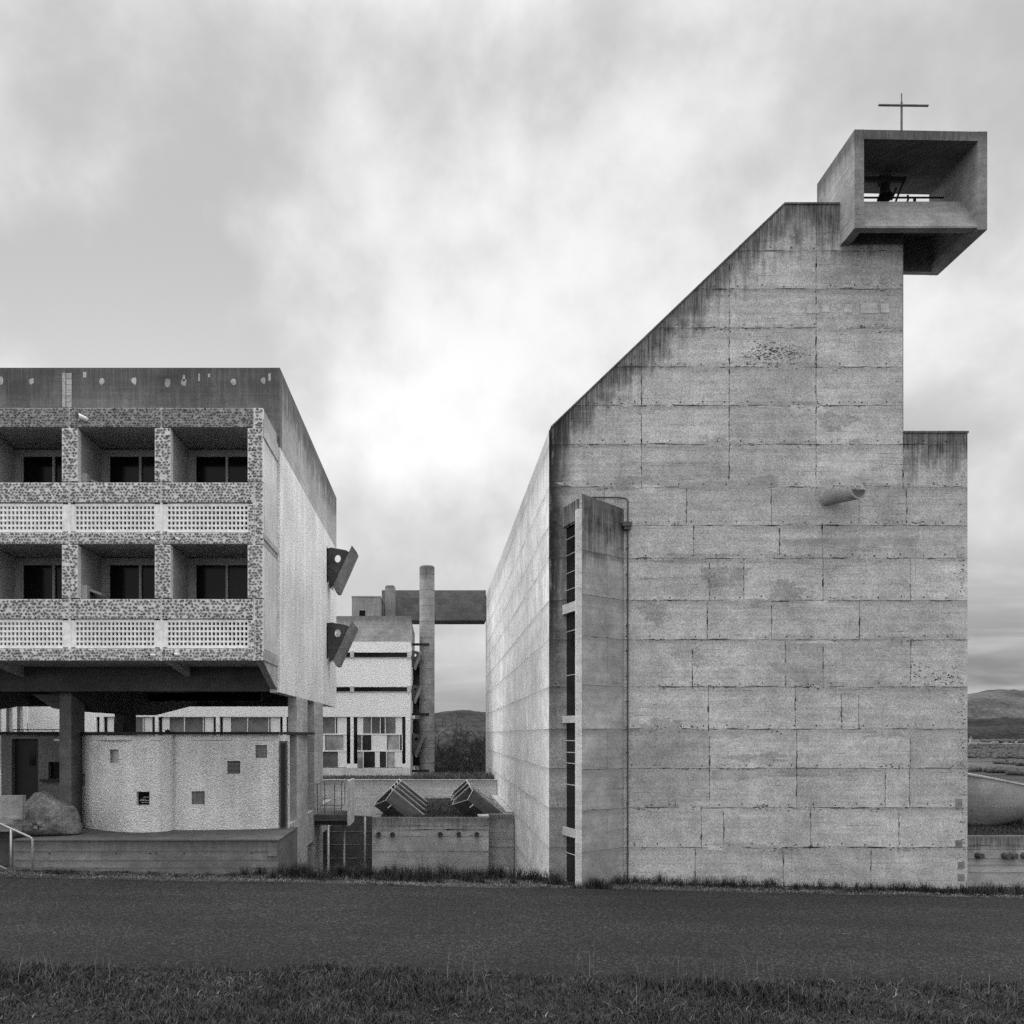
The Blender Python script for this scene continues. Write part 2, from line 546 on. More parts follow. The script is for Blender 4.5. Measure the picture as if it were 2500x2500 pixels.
def ground_mat():
    m_, n, b = new_mat('earth_and_fields')
    p = n.pos()
    x, y, z = n.sep(p)
    a = n.noise(p, 14, 4, 0.7)
    v = n.vor(p, 30.0, 'Color')
    c = n.noise(p, 1.1, 5, 0.6)
    near = n.m('MULTIPLY', n.m('MULTIPLY', n.mr(a, 0.25, 0.75, 0.5, 1.5), n.mr(n.sep(v)[0], 0, 1, 0.55, 1.5, False)), n.mr(c, 0.3, 0.7, 0.7, 1.3))
    verge = n.m('MULTIPLY', n.mr(y, 18.3, 18.9, 0.0, 1.0), n.mr(y, 20.3, 20.9, 1.0, 0.0))
    near = n.m('MULTIPLY', near, n.m('ADD', 0.02, n.m('MULTIPLY', verge, 0.03)))
    f1 = n.noise(p, 0.004, 5, 0.65, 0.6)
    f2 = n.noise(p, 0.03, 5, 0.7)
    far = n.m('MULTIPLY', n.mr(f1, 0.45, 0.58, 0.03, 0.065), n.mr(f2, 0.35, 0.65, 0.6, 1.3))
    k = n.mr(y, 120, 300, 0.0, 1.0)
    t = n.m('ADD', n.m('MULTIPLY', near, n.m('SUBTRACT', 1.0, k)), n.m('MULTIPLY', far, k))
    n.put(b.inputs['Base Color'], t)
    b.inputs['Roughness'].default_value = 0.95
    b.inputs['Specular IOR Level'].default_value = 0.1
    n.put(b.inputs['Normal'], n.bump(a, 0.8, 0.04))
    return m_


def hill_mat(name, base):
    m_, n, b = new_mat(name)
    p = n.pos()
    a = n.noise(p, 0.05, 6, 0.75)
    c = n.noise(p, 0.004, 4, 0.6)
    t = n.m('MULTIPLY', n.mr(a, 0.3, 0.7, 0.55, 1.45), n.mr(c, 0.35, 0.65, 0.75, 1.3))
    n.put(b.inputs['Base Color'], n.m('MULTIPLY', t, base))
    b.inputs['Roughness'].default_value = 1.0
    b.inputs['Specular IOR Level'].default_value = 0.0
    n.put(b.inputs['Normal'], n.bump(a, 1.0, 6.0))
    return m_


M['asphalt'] = asphalt()
M['grass'] = grass_mat('grass_blades', 0.020)
M['straw'] = grass_mat('dry_straw', 0.10)
M['ground'] = ground_mat()
M['hill'] = hill_mat('wooded_hill', 0.028)
M['hill_gap'] = hill_mat('gap_hill', 0.040)
M['hill_far'] = hill_mat('far_hill_haze', 0.062)  # air haze over the far ridge put into its paler colour
M['forest'] = grass_mat('forest_crowns', 0.03)
M['pipe'] = plain('iron_pipe', 0.07, 0.7)
M['bark'] = plain('bark', 0.018, 0.9, var=0.35)
M['house_wall'] = plain('house_render', 0.26, 0.9, var=0.2, scale=0.1)
M['house_roof'] = plain('house_tiles', 0.09, 0.9, var=0.2, scale=0.1)

# ------------------------------------------------------------------ board-marked concrete walls built from cast panels
def clip(poly, axis, val, keep_less):
    out = []
    n = len(poly)
    for i in range(n):
        a, b = poly[i], poly[(i + 1) % n]
        ia = (a[axis] <= val) if keep_less else (a[axis] >= val)
        ib = (b[axis] <= val) if keep_less else (b[axis] >= val)
        if ia:
            out.append(a)
        if ia != ib:
            t = (val - a[axis]) / (b[axis] - a[axis])
            out.append((a[0] + (b[0] - a[0]) * t, a[1] + (b[1] - a[1]) * t))
    return out


def panel_wall(mb, fmap, outlines, rows, joints, gap=0.007, relief=0.008, vgap=0.011, strip=0.28, mat=0, tone=0.07, jit=0.007, seed=1):
    """fmap(u, z, off) -> 3-D point.  outlines: convex polygons that together make the wall.  rows: descending z of the lift joints."""
    R = random.Random(seed)
    for poly in outlines:
        for k in range(len(rows) - 1):
            zt, zb = rows[k], rows[k + 1]
            us = joints[k]
            for j in range(len(us) - 1):
                tn = R.uniform(-tone, tone)
                R2 = random.Random(hash((round(us[j], 3), k, seed)) & 0xffff)
                tn = R2.uniform(-tone, tone)
                u0, u1 = us[j] + vgap * 0.5, us[j + 1] - vgap * 0.5
                q = clip(poly, 0, u0, False)
                if len(q) < 3:
                    continue
                q = clip(q, 0, u1, True)
                if len(q) < 3:
                    continue
                for a, b, top in ((zt - gap / 2, zt - strip, True), (zt - strip, zb + gap / 2, False)):
                    s_ = clip(q, 1, b, False)
                    s_ = clip(s_, 1, a, True) if len(s_) > 2 else s_
                    if len(s_) < 3:
                        continue
                    # ragged edges along the lift joints
                    pts = []
                    ph_ = R.uniform(0, 6.28)
                    for i in range(len(s_)):
                        p, r = s_[i], s_[(i + 1) % len(s_)]
                        pts.append(p)
                        L = math.hypot(r[0] - p[0], r[1] - p[1])
                        if abs(p[1] - r[1]) < 1e-6 and (abs(p[1] - (zt - gap / 2)) < 1e-6 or abs(p[1] - (zb + gap / 2)) < 1e-6):
                            m_ = max(1, int(L / 0.07))
                            sg = -1 if abs(p[1] - (zt - gap / 2)) < 1e-6 else 1
                            for c in range(1, m_):
                                t = c / m_
                                d = R.random() ** 2 * jit * 5.0 * max(0.0, math.sin(c * 0.55 + ph_) * math.sin(c * 0.21 + 2 * ph_) - 0.15)
                                pts.append((p[0] + (r[0] - p[0]) * t, p[1] + sg * d))
                    base = len(mb.v)
                    n = len(pts)
                    mb.add([fmap(u, z, relief) for u, z in pts], [tuple(range(n))], mat, tn)
                    jd = mb.va.setdefault('jd', [])
                    jd += [0.0] * (base - len(jd))
                    jd += [max(0.0, min(1.0, (z - (zt - strip)) / strip)) for u, z in pts]
                    back = len(mb.v)
                    mb.add([fmap(u, z, relief) for u, z in pts] + [fmap(u, z, -0.002) for u, z in pts],
                           [(i, n + i, n + (i + 1) % n, (i + 1) % n) for i in range(n)], mat, tn)
                    jd += [0.0] * (2 * n)


def fin_attr(mb):
    if 'jd' in mb.va:
        mb.va['jd'] += [0.0] * (len(mb.v) - len(mb.va['jd']))


def tie_holes(mb, fmap, pts, r=0.016, mat=2, off=0.0155):
    for u, z in pts:
        n = 7
        mb.add([fmap(u + math.cos(6.283 * i / n) * r, z + math.sin(6.283 * i / n) * r, off) for i in range(n)], [tuple(range(n))], mat)


# ================================================================== CHURCH
YC = 20.0
church = thing('church', 'tall board-marked concrete church with stepped sloping front and belfry box, right of the gap', 'church', (7.6, 20.0, -3.6))
cx = lambda sx: X(sx, YC)
cz = lambda sy: Zz(sy, YC)
CL, CR, CT = 2.62, cx(2361.5), cx(2205.0)
fm = lambda u, z, o: (u, YC - o, z)
slope = lambda u: 7.28 + (u - 2.66) * 0.9586
ZT = 12.61
uT = 2.66 + (ZT - 7.28) / 0.9586
outl = [[(CL, -6), (CR, -6), (CR, 7.17), (CL, 7.17)],
        [(CL, 7.17), (CT, 7.17), (CT, 11.66), (2.66 + (11.66 - 7.28) / 0.9586, 11.66), (2.66, 7.28), (CL, 7.24)],
        [(2.66 + (11.66 - 7.28) / 0.9586, 11.66), (9.60, 11.66), (9.60, ZT), (uT, ZT)]]
rows_sy = [480, 613, 706, 801, 896, 990, 1085, 1189, 1283, 1363, 1466, 1562, 1677, 1780, 1876, 1972, 2069, 2175, 2420]
rows = [14.0] + [cz(s_) for s_ in rows_sy[1:]]
up = [1340 - 20, 1566, 1780, 1992, 2204, 2380]
vj = [up, up, up, up, up, up, up,
      [1320, 1475, 1676, 1883, 2097, 2212, 2380], [1320, 1532, 1693, 1903, 2007, 2380], [1320, 1475, 1732, 1816, 2009, 2223, 2380],
      [1320, 1532, 1726, 1883, 2098, 2380], [1320, 1475, 1690, 1917, 2009, 2223, 2380], [1320, 1532, 1729, 1941, 2054, 2096, 2380],
      [1320, 1475, 1732, 1945, 2222, 2380], [1320, 1532, 1732, 1945, 2161, 2220, 2380], [1320, 1475, 1712, 1766, 1979, 2194, 2380],
      [1320, 1532, 1697, 1912, 2126, 2380], [1320, 1600, 1900, 2150, 2380]]
joints = [[cx(v) for v in r] for r in vj]
mb = MB()
panel_wall(mb, fm, outl, rows, joints, seed=3, tone=0.11)
# solid behind the panels
solid = [(CL, YC, -6), (CR, YC, -6), (CR, YC, 7.17), (CT, YC, 7.17), (CT, YC, 12.40), (9.80, YC, 12.40), (9.80, YC, 11.66), (9.60, YC, 11.66), (9.60, YC, ZT), (uT, YC, ZT), (2.66, YC, 7.28), (CL, YC, 7.24)]
mb.extr(solid, (0, 0.9, 0), 1)
hp = []
R = random.Random(5)
for k, s_ in enumerate(rows_sy[1:-1]):
    sx = 1350 + R.uniform(0, 40)
    while sx < 2350:
        u = cx(sx + R.uniform(-4, 4))
        z = cz(s_ - 8 + R.uniform(-2, 2))
        ok = (z < slope(u) - 0.12) and (sx < 2200 or z < 7.0) and not (1372 < sx < 1530 and s_ > 1195)
        if ok and R.random() < 0.86:
            hp.append((u, z))
        sx += 56
tie_holes(mb, fm, hp, 0.017)
# repairs: pale rectangles and dark mortar spots under the belfry, plates up the right edge, mortar smears
for a, b, c, d in ((1968, 2000, 744, 766), (2006, 2024, 746, 762), (2060, 2080, 744, 764), (2100, 2142, 740, 766), (2150, 2170, 742, 764)):
    mb.quad(*[fm(cx(q), cz(w), 0.0165) for q, w in ((a, d), (b, d), (b, c), (a, c))], mat=3)
for q, w, r in ((2069, 690, 0.07), (2116, 688, 0.11), (2158, 688, 0.10), (2088, 645, 0.06)):
    mb.blob((cx(q), YC, cz(w)), r, r * 0.8, 'y', 4, 12, 0.3, 0.0165)
for q, w, h in ((2340, 1962, 24), (2340, 2060, 18), (2346, 2112, 16), (2346, 2142, 16), (2345, 1355, 10), (2344, 1862, 10)):
    mb.quad(*[fm(cx(q + s1), cz(w + s2), 0.0165) for s1, s2 in ((-8, h / 2), (8, h / 2), (8, -h / 2), (-8, -h / 2))], mat=7 if h <= 10 else 8)
    tie_holes(mb, fm, [(cx(q), cz(w))], 0.012, 2, 0.018)


def smear(pts, mat):
    """ragged mortar smear on the front wall, outline in photo pixels"""
    out = []
    for i in range(len(pts)):
        a, b = pts[i], pts[(i + 1) % len(pts)]
        L_ = math.hypot(b[0] - a[0], b[1] - a[1])
        m_ = max(2, int(L_ / 7))
        for t in range(m_):
            q = t / m_
            out.append((a[0] + (b[0] - a[0]) * q + R.uniform(-2.2, 2.2), a[1] + (b[1] - a[1]) * q + R.uniform(-2.2, 2.2)))
    from mathutils.geometry import tessellate_polygon
    pts3 = [Vector(fm(cx(u), cz(w), 0.0105)) for u, w in out]
    mb.add(pts3, [tuple(t_) for t_ in tessellate_polygon([pts3])], mat)


smear([(1655, 1182), (1740, 1176), (1800, 1174), (1880, 1160), (1898, 1165), (1900, 1188), (1820, 1194), (1740, 1196), (1660, 1192)], 4)
smear([(1873, 1615), (1930, 1618), (1990, 1640), (2005, 1668), (1960, 1672), (1900, 1640)], 4)
smear([(1735, 1640), (1800, 1625), (1806, 1650), (1760, 1662)], 4)
smear([(2095, 1650), (2170, 1655), (2240, 1664), (2200, 1676), (2090, 1674)], 4)
smear([(1735, 1880), (1880, 1884), (1860, 1900), (1740, 1904)], 4)
smear([(1910, 1318), (2100, 1312), (2300, 1318), (2330, 1330), (2050, 1336), (1915, 1332)], 4)
smear([(1355, 1180), (1420, 1172), (1480, 1165), (1470, 1180), (1400, 1188)], 4)
smear([(2020, 1172), (2080, 1160), (2120, 1168), (2100, 1184), (2030, 1186)], 4)

R = random.Random(77)


def on_wall(u, z, m_=0.15):
    if u < CL + m_ or u > CR - m_ or z < -3.6:
        return False
    if u > CT - m_ and z > 7.0:
        return False
    if z > min(slope(u), ZT) - m_ * 1.5 or (z > 11.4 and u > 9.4):
        return False
    return not (2.85 < u < 4.6 and z < 5.75)


def ragged(u, z, du_, dz_, mat, off, n=26):
    pts = []
    n = 110
    p1, p2, p3 = R.uniform(0, 6), R.uniform(0, 6), R.uniform(0, 6)
    for i in range(n):
        t = 6.28318 * i / n
        q = 1 + R.uniform(-0.12, 0.12) + 0.22 * math.sin(3 * t + p1) + 0.16 * math.sin(7 * t + p2) + 0.1 * math.sin(17 * t + p3)
        cu_, su_ = math.cos(t), math.sin(t)
        pts.append((u + math.copysign(abs(cu_) ** 0.8, cu_) * du_ * q, z + math.copysign(abs(su_) ** 0.9, su_) * dz_ * q))
    if mat == 3 and z > min(slope(u), ZT) - 2.2:
        mat = 5
    if all(on_wall(p[0], p[1], 0.4 if mat == 5 else 0.05) for p in pts):
        mb.add([fm(u, z, off)] + [fm(p[0], p[1], off) for p in pts], [(0, i + 1, (i + 1) % n + 1) for i in range(n)], mat)


# damp bands and laitance along the lift joints
for k in range(70):
    zj = cz(R.choice(rows_sy[1:-1]))
    ragged(R.uniform(CL, CR), zj + R.uniform(-0.12, 0.05), R.uniform(0.15, 0.95), R.uniform(0.03, 0.12), R.choice((5, 5, 5, 4, 3)), 0.0086 + R.uniform(0, 0.0006), 40)
# larger pours of slightly different tone
for k in range(26):
    ragged(R.uniform(CL, CR), R.uniform(-3, 12), R.uniform(0.2, 0.8), R.uniform(0.08, 0.3), R.choice((5, 5, 3)), 0.0083 + R.uniform(0, 0.0002), 44)
# honeycombing: clusters of small voids
cl_spots = [(R.uniform(CL, CR), cz(R.choice(rows_sy[1:-1])) + R.uniform(-0.05, 0.04), R.uniform(0.1, 0.5), 0.03, R.randrange(5, 22)) for k in range(95)]
cl_spots += [(cx(1880) + R.gauss(0, 0.25), cz(868) + R.gauss(0, 0.1), 0.35, 0.1, 26) for k in range(9)] + [(cx(1855) + R.gauss(0, 0.1), cz(840) + R.gauss(0, 0.1), 0.15, 0.1, 14) for k in range(3)]
cl_spots += [(CR - 0.12, R.uniform(-3, 6.5), 0.06, 0.3, 9) for k in range(16)]
cl_spots += [(cx(2290) + R.gauss(0, 0.3), cz(1655) + R.gauss(0, 0.1), 0.3, 0.08, 20) for k in range(5)]
for u, z, su_, sz_, n_ in cl_spots:
    for q in range(n_):
        uu, zz = u + R.gauss(0, su_), z + R.gauss(0, sz_)
        if on_wall(uu, zz, 0.06):
            r_ = R.uniform(0.006, 0.02)
            mb.blob((uu, YC, zz), r_ * R.uniform(1, 2.2), r_ * 0.7, 'y', R.choice((1, 6)), 6, 0.4, 0.0095)
# board marks: hairlines left by the shuttering
for k in range(620):
    u, z, L = R.uniform(CL, CR), R.uniform(-3.5, 12.4), R.uniform(0.12, 1.1)
    if on_wall(u, z) and on_wall(u + L, z):
        h_ = R.uniform(0.0015, 0.004)
        s_ = R.uniform(-0.004, 0.004)
        mb.quad(fm(u, z, 0.0092), fm(u + L, z + s_, 0.0092), fm(u + L, z + s_ + h_ * 0.4, 0.0092), fm(u, z + h_, 0.0092), R.choice((1, 6, 7)))
for k in range(120):
    u, z, L = R.uniform(CL, CR), R.uniform(-3.5, 12.4), R.uniform(0.2, 1.0)
    if on_wall(u, z) and on_wall(u, z + L):
        w_ = R.uniform(0.002, 0.005)
        mb.quad(fm(u, z, 0.0092), fm(u + w_, z, 0.0092), fm(u + w_ * 0.6, z + L, 0.0092), fm(u, z + L, 0.0092), R.choice((1, 7, 7)))
# thickened, broken arrises at the panel joints
for k, r_ in enumerate(vj):
    for s_ in r_[1:-1]:
        z0, z1 = cz(rows_sy[k + 1]), (cz(rows_sy[k]) if k else 14)
        for q in range(7):
            z, u = R.uniform(z0, z1), cx(s_)
            if R.random() < 0.75 and on_wall(u, z, 0.1):
                mb.blob((u + R.gauss(0, 0.008), YC, z), R.uniform(0.006, 0.016), R.uniform(0.02, 0.11), 'y', R.choice((1, 6)), 8, 0.45, 0.0094)
for s_ in rows_sy[1:-1]:
    for q in range(16):
        u, z = R.uniform(CL, CR), cz(s_)
        if on_wall(u, z, 0.1):
            mb.blob((u, YC, z + R.gauss(0, 0.008)), R.uniform(0.04, 0.28), R.uniform(0.005, 0.014), 'y', R.choice((1, 6, 6)), 12, 0.5, 0.0096)
fin_attr(mb)
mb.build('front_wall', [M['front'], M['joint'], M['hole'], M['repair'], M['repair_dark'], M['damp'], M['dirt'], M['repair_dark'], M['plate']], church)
# coping-like arris along the slope
mb = MB()
mb.extr([(2.66, YC - 0.03, 7.285), (uT, YC - 0.03, ZT + 0.004), (uT, YC - 0.03, ZT + 0.05), (2.66, YC - 0.03, 7.335)], (0, 0.96, 0))
mb.build('slope_coping', M['bay'], church)
mb = MB()
mb.extr([(uT, YC - 0.03, ZT + 0.004), (9.60, YC - 0.03, ZT + 0.004), (9.60, YC - 0.03, ZT + 0.05), (uT, YC - 0.03, ZT + 0.05)], (0, 0.96, 0))
mb.build('top_coping', M['bay'], church)
mb = MB()
mb.box(CT + 0.005, CR + 0.02, YC - 0.03, YC + 0.93, 7.175, 7.22)
mb.build('low_coping', M['bay'], church)
# south side wall
YF = 47.0
fs = lambda u, z, o: (CL - o + 0.0, u, z)
side_out = [[(YC + 0.0, -6.5), (YF, -6.5), (YF, 7.72), (YC + 0.0, 7.22)]]
srow = [8.6] + [cz(s_) for s_ in rows_sy[6:]]
R = random.Random(9)
sj = []
for k in range(len(srow) - 1):
    r, u = [19.9], 19.9 + R.uniform(1.0, 2.4)
    while u < YF - 1:
        r.append(u)
        u += R.uniform(1.7, 2.6)
    sj.append(r + [YF + 0.1])
mb = MB()
panel_wall(mb, fs, side_out, srow, sj, gap=0.005, relief=0.005, vgap=0.006, jit=0.003, seed=11, tone=0.07, strip=0.3)
mb.extr([(CL, YC + 0.905, -6.5), (CL, YF, -6.5), (CL, YF, 7.70), (CL, YC + 0.905, 7.22)], (0.4, 0, 0), 1)
hs = [(u, z + 0.08) for z in srow[1:-1] for u in [R.uniform(20.5, 46) for _ in range(14)]]
tie_holes(mb, fs, hs, 0.018)
for k in range(170):
    u, z, L, w_ = R.uniform(20.1, 46), R.uniform(-3.5, 6.8), R.uniform(0.3, 1.7), R.uniform(0.003, 0.008)
    if z + L < 7.1:
        mb.quad(fs(u, z, 0.0064), fs(u, z + L, 0.0064), fs(u + w_, z + L, 0.0064), fs(u + w_ * 0.5, z, 0.0064), R.choice((3, 3, 4)))
for k in range(60):
    z, u = R.choice(srow[1:-1]), R.uniform(20.2, 45)
    mb.blob((CL - 0.0068, u, z + R.gauss(0, 0.01)), R.uniform(0.06, 0.4), R.uniform(0.006, 0.02), '-x', 3, 12, 0.5, 0.0)
fin_attr(mb)
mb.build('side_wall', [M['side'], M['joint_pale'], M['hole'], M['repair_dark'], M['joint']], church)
mb = MB()
mb.extr([(CL + 0.402, YC + 0.905, -6.5), (CL + 0.402, YF - 0.01, -6.5), (CL + 0.402, YF - 0.01, 7.6), (CL + 0.402, YC + 0.905, 7.1)], (CR - CL - 0.42, 0, 0))
mb.build('nave_body', M['conc'], church)

# belfry box
BY0, BY1 = 19.28, 21.2
bx0, bx1 = X(2086.5, BY0), X(2410.3, BY0)
bzt0, bzt1 = Zz(316, BY0), Zz(321, BY0)
bzb0, bzb1 = Zz(556.6, BY0), Zz(560.7, BY0)
mb = MB()
tk = 0.215


def slant_box(x0, x1, y0, y1, zl0, zl1, zr0, zr1, mat=0):
    mb.add([(x0, y0, zl0), (x1, y0, zr0), (x1, y1, zr0), (x0, y1, zl0), (x0, y0, zl1), (x1, y0, zr1), (x1, y1, zr1), (x0, y1, zl1)],
           [(0, 3, 2, 1), (4, 5, 6, 7), (0, 1, 5, 4), (1, 2, 6, 5), (2, 3, 7, 6), (3, 0, 4, 7)], mat)


slant_box(bx0, bx0 + tk, BY0, BY1, bzb0, bzt0, bzb0, bzt0)                   # left cheek
slant_box(bx1 - tk, bx1, BY0, BY1, bzb1, bzt1, bzb1, bzt1)                   # right cheek
slant_box(bx0 + tk, bx1 - tk, BY0 + 0.002, BY1, bzt0 - tk, bzt0 - 0.002, bzt1 - tk, bzt1 - 0.002)   # roof
# sloping sill across the mouth
xl, xr = bx0 + tk, bx1 - tk
zs = Zz(492, 19.84)
mb.extr([(xl, BY0 + 0.004, bzb0 + 0.004), (xl, BY0 + 0.004, bzb0 + 0.05), (xl, 19.84, zs), (xl, 19.98, zs), (xl, 19.98, zs - 0.12), (xl, BY0 + 0.2, bzb0 + 0.10), (xl, BY0 + 0.2, bzb0 + 0.004)], (xr - xl, 0, 0))
slant_box(xl, xr, 19.982, BY1 - 0.16, zs - 0.12, zs - 0.02, zs - 0.12, zs - 0.02)
# underside ring: right and back borders round a dark hollow
slant_box(xr - 0.05, xr, BY0 + 0.21, BY1 - 0.16, bzb1 + 0.004, bzb1 + 0.2, bzb1 + 0.004, bzb1 + 0.2)
slant_box(xl, xr, BY1 - 0.155, BY1 - 0.002, bzb0 + 0.004, zs - 0.02, bzb1 + 0.004, zs - 0.02)
belfry = mb.build('belfry', M['belfry'], church)
mb = MB()
cxx, cyy = X(2201, 20.2), 20.2
mb.tube([(cxx, cyy, bzt0 - 0.03), (cxx, cyy, Zz(250, 20.2))], 0.026, 8)
mb.tube([(cxx, cyy, Zz(250, 20.2)), (cxx, cyy, Zz(228, 20.2))], 0.014, 6)
mb.tube([(X(2141, 20.2), cyy - 0.07, Zz(262, 20.2)), (X(2262, 20.2), cyy - 0.07, Zz(263.5, 20.2))], 0.026, 8)
mb.build('roof_cross', M['rust'], church)

# half-pipe water spout
mb = MB()
ax0 = Vector((X(2016, 20.0), 20.02, cz(1191)))
ax1 = Vector((X(2096, 19.0), 19.0, Zz(1194, 19.0)))
vs, fs_, n = [], [], 18
for c, ra_, rb_ in ((ax0, 0.24, 0.42), (ax1, 0.215, 0.225)):
    for kk in (1.0, 0.80):
        for k in range(n + 1):
            t = math.pi * k / n
            vs.append(c + Vector((math.cos(t) * ra_ * kk, 0.25 * math.cos(t) * ra_ * kk if c is ax1 else 0, -math.sin(t) * rb_ * kk)))
m1 = n + 1
inner_f = []
for k in range(n):
    fs_ += [(k, k + 1, 2 * m1 + k + 1, 2 * m1 + k), (2 * m1 + k, 2 * m1 + k + 1, 3 * m1 + k + 1, 3 * m1 + k)]
    inner_f.append((m1 + k, 3 * m1 + k, 3 * m1 + k + 1, m1 + k + 1))
fs_ += [(0, m1, 3 * m1, 2 * m1), (n, 2 * m1 + n, 3 * m1 + n, m1 + n)]
mb.add(vs, fs_, 0)
mb.add(vs, inner_f, 1)  # inner faces coloured darker so the mouth reads as hollow
mb.build('water_spout', [M['spout'], M['dirt']], church)

# glazed bay: wedge of concrete and glass against the wall
bay = part('window_bay', church)
ap = (X(1421, 19.1), 19.1)                      # prow
rw = (cx(1522), YC - 0.013)
lw = (cx(1377), YC - 0.013)
zb_, zp = -4.2, Zz(1205, 19.1); zr_ = cz(1243)
mb = MB()
# cast side, in three lifts
nrm = Vector((-(rw[1] - ap[1]), (rw[0] - ap[0]), 0)).normalized() * -1
du = Vector((rw[0] - ap[0], rw[1] - ap[1], 0))
Lr = du.length
du.normalize()
fb = lambda u, z, o: (ap[0] + du.x * u + du.y * o, ap[1] + du.y * u - du.x * o, z)
brow = [zp + 0.6] + [cz(v) for v in (1363, 1466, 1562, 1677, 1780, 1876, 1972, 2069, 2300)]
panel_wall(mb, fb, [[(0.0, zb_), (Lr, zb_), (Lr, zr_), (0.0, zp)]], brow, [[-0.1, 0.85, 1.8] if k % 2 else [-0.1, 1.8] for k in range(len(brow) - 1)], seed=21, tone=0.06, relief=0.006)
mb.extr([(ap[0], ap[1], zb_), (rw[0], rw[1], zb_), (rw[0], rw[1] + 0.0, zr_), (ap[0], ap[1], zp)], (-0.12 * du.y * -1, 0.10, 0), 1)
fin_attr(mb)
mb.build('fin_wall', [M['bay'], M['joint']], bay)
mb = MB()
dl = Vector((lw[0] - ap[0], lw[1] - ap[1], 0))
Ll = dl.length
dl.normalize()
pl = lambda t, inn=0.0: (ap[0] + dl.x * t - dl.y * inn * -1, ap[1] + dl.y * t + 0.0 - dl.x * inn * -1)
# post at the prow
pw = 0.13
mb.extr([(ap[0] - 0.125, ap[1] + 0.03, zb_), (ap[0] - 0.004, ap[1] - 0.012, zb_), (ap[0] - 0.002, ap[1] + 0.2, zb_), (ap[0] - 0.125, ap[1] + 0.2, zb_)], (0, 0, zp - 0.34 - zb_))
mb.build('post', M['repair'], bay)
q0 = Vector((ap[0] - 0.06, ap[1] + 0.12, 0))
q1 = Vector((lw[0], lw[1], 0))


def cross_piece(name, z0, z1, proud, mat, t0=0.0, t1=1.0):
    mb = MB()
    a = q0.lerp(q1, t0)
    b = q0.lerp(q1, t1)
    nn = Vector((dl.y, -dl.x, 0))
    if nn.y > 0:
        nn = -nn
    mb.extr([a + nn * proud + Vector((0, 0, z0)), b + nn * proud + Vector((0, 0, z0)), b + nn * proud + Vector((0, 0, z1)), a + nn * proud + Vector((0, 0, z1))], tuple(-nn * 0.05))
    return mb.build(name, mat, bay)


def byz(zoom_y, sxz=1400):
    """height on the glazed side from the prow column of the photo"""
    return Zz(1100 + zoom_y * 0.5695, 19.15)


cross_piece('lintel', byz(292), zp - 0.09, 0.03, M['bay'])
for a, b in ((682, 640), (1166, 1135), (1665, 1628)):
    cross_piece('crossbeam', byz(a), byz(b), 0.05, M['conc'])
segs = [(byz(640), byz(292)), (byz(1135), byz(682)), (byz(1628), byz(1166)), (zb_, byz(1665))]
for z0, z1 in segs:
    g = cross_piece('glass_pane', z0, z1, -0.06, M['glass'], 0.02, 1.0)
bars = [348, 420, 500, 575, 760, 955, 1245, 1297, 1345, 1440, 1745]
nn = Vector((dl.y, -dl.x, 0))
nn = -nn if nn.y > 0 else nn
for q in bars:
    mb = MB()
    z = byz(q)
    a, b = q0 + nn * -0.05, q1 + nn * -0.05
    mb.tube([a + Vector((0, 0, z)), b + Vector((0, 0, z))], 0.012, 4)
    mb.build('glazing_bar', M['frame'], bay)
mb = MB()
xp = cx(1531)
mb.tube([(X(1440, 19.9), 19.94, cz(1216)), (X(1512, 19.9), 19.94, cz(1216)), (xp - 0.04, 19.93, cz(1219)), (xp, 19.93, cz(1226)), (xp, 19.94, -4.0)], 0.02, 8)
mb.box(xp - 0.14, xp + 0.08, 19.82, 19.975, cz(1288), cz(1278))
mb.box(xp - 0.10, xp + 0.05, 19.84, 19.97, cz(1296), cz(1288.2))
for k in range(13):
    z = cz(1340 + k * 62)
    mb.box(xp - 0.03, xp + 0.03, 19.925, 19.985, z - 0.012, z + 0.012)
mb.build('downpipe', M['pipe'], church)

# the bell, hung in the belfry on its iron headstock
bell = thing('church_bell', 'dark bronze bell hanging tilted from its iron headstock inside the belfry box', 'bell', (X(2159, 20.45), 20.45, Zz(449, 20.45)))
prof = [(0.0, 0.0), (0.10, 0.0), (0.135, -0.05), (0.145, -0.18), (0.165, -0.30), (0.205, -0.38), (0.225, -0.42), (0.205, -0.42), (0.16, -0.33), (0.0, -0.30)]
mb = MB()
bc = WL[bell.name]
n = 20
tilt = 0.28
vs = []
for r_, z_ in prof:
    r_, z_ = r_ * 0.82, z_ * 0.95 - 0.03
    for k in range(n):
        t = 6.28318 * k / n
        px, py = r_ * math.cos(t), r_ * math.sin(t)
        vs.append((bc.x + px * math.cos(tilt) + z_ * math.sin(tilt) * 0.4, bc.y + py * math.cos(tilt) + z_ * math.sin(tilt), bc.z + z_ * math.cos(tilt) - py * math.sin(tilt)))
mb.add(vs, [(i * n + k, i * n + (k + 1) % n, (i + 1) * n + (k + 1) % n, (i + 1) * n + k) for i in range(len(prof) - 1) for k in range(n)])
mb.build('bell_body', M['bell'], bell, smooth=True)
mb = MB()
mb.box(bx0 + tk - 0.02, X(2210, 20.45), 20.40, 20.50, bc.z + 0.06, bc.z + 0.15)
mb.box(bc.x - 0.13, bc.x + 0.13, 20.38, 20.52, bc.z - 0.03, bc.z + 0.17)
for k in range(5):
    mb.box(bc.x - 0.13 + k * 0.06, bc.x - 0.11 + k * 0.06, 20.40, 20.50, bc.z + 0.16, bc.z + 0.21)
mb.build('headstock', M['metal_dark'], bell)
mb = MB()
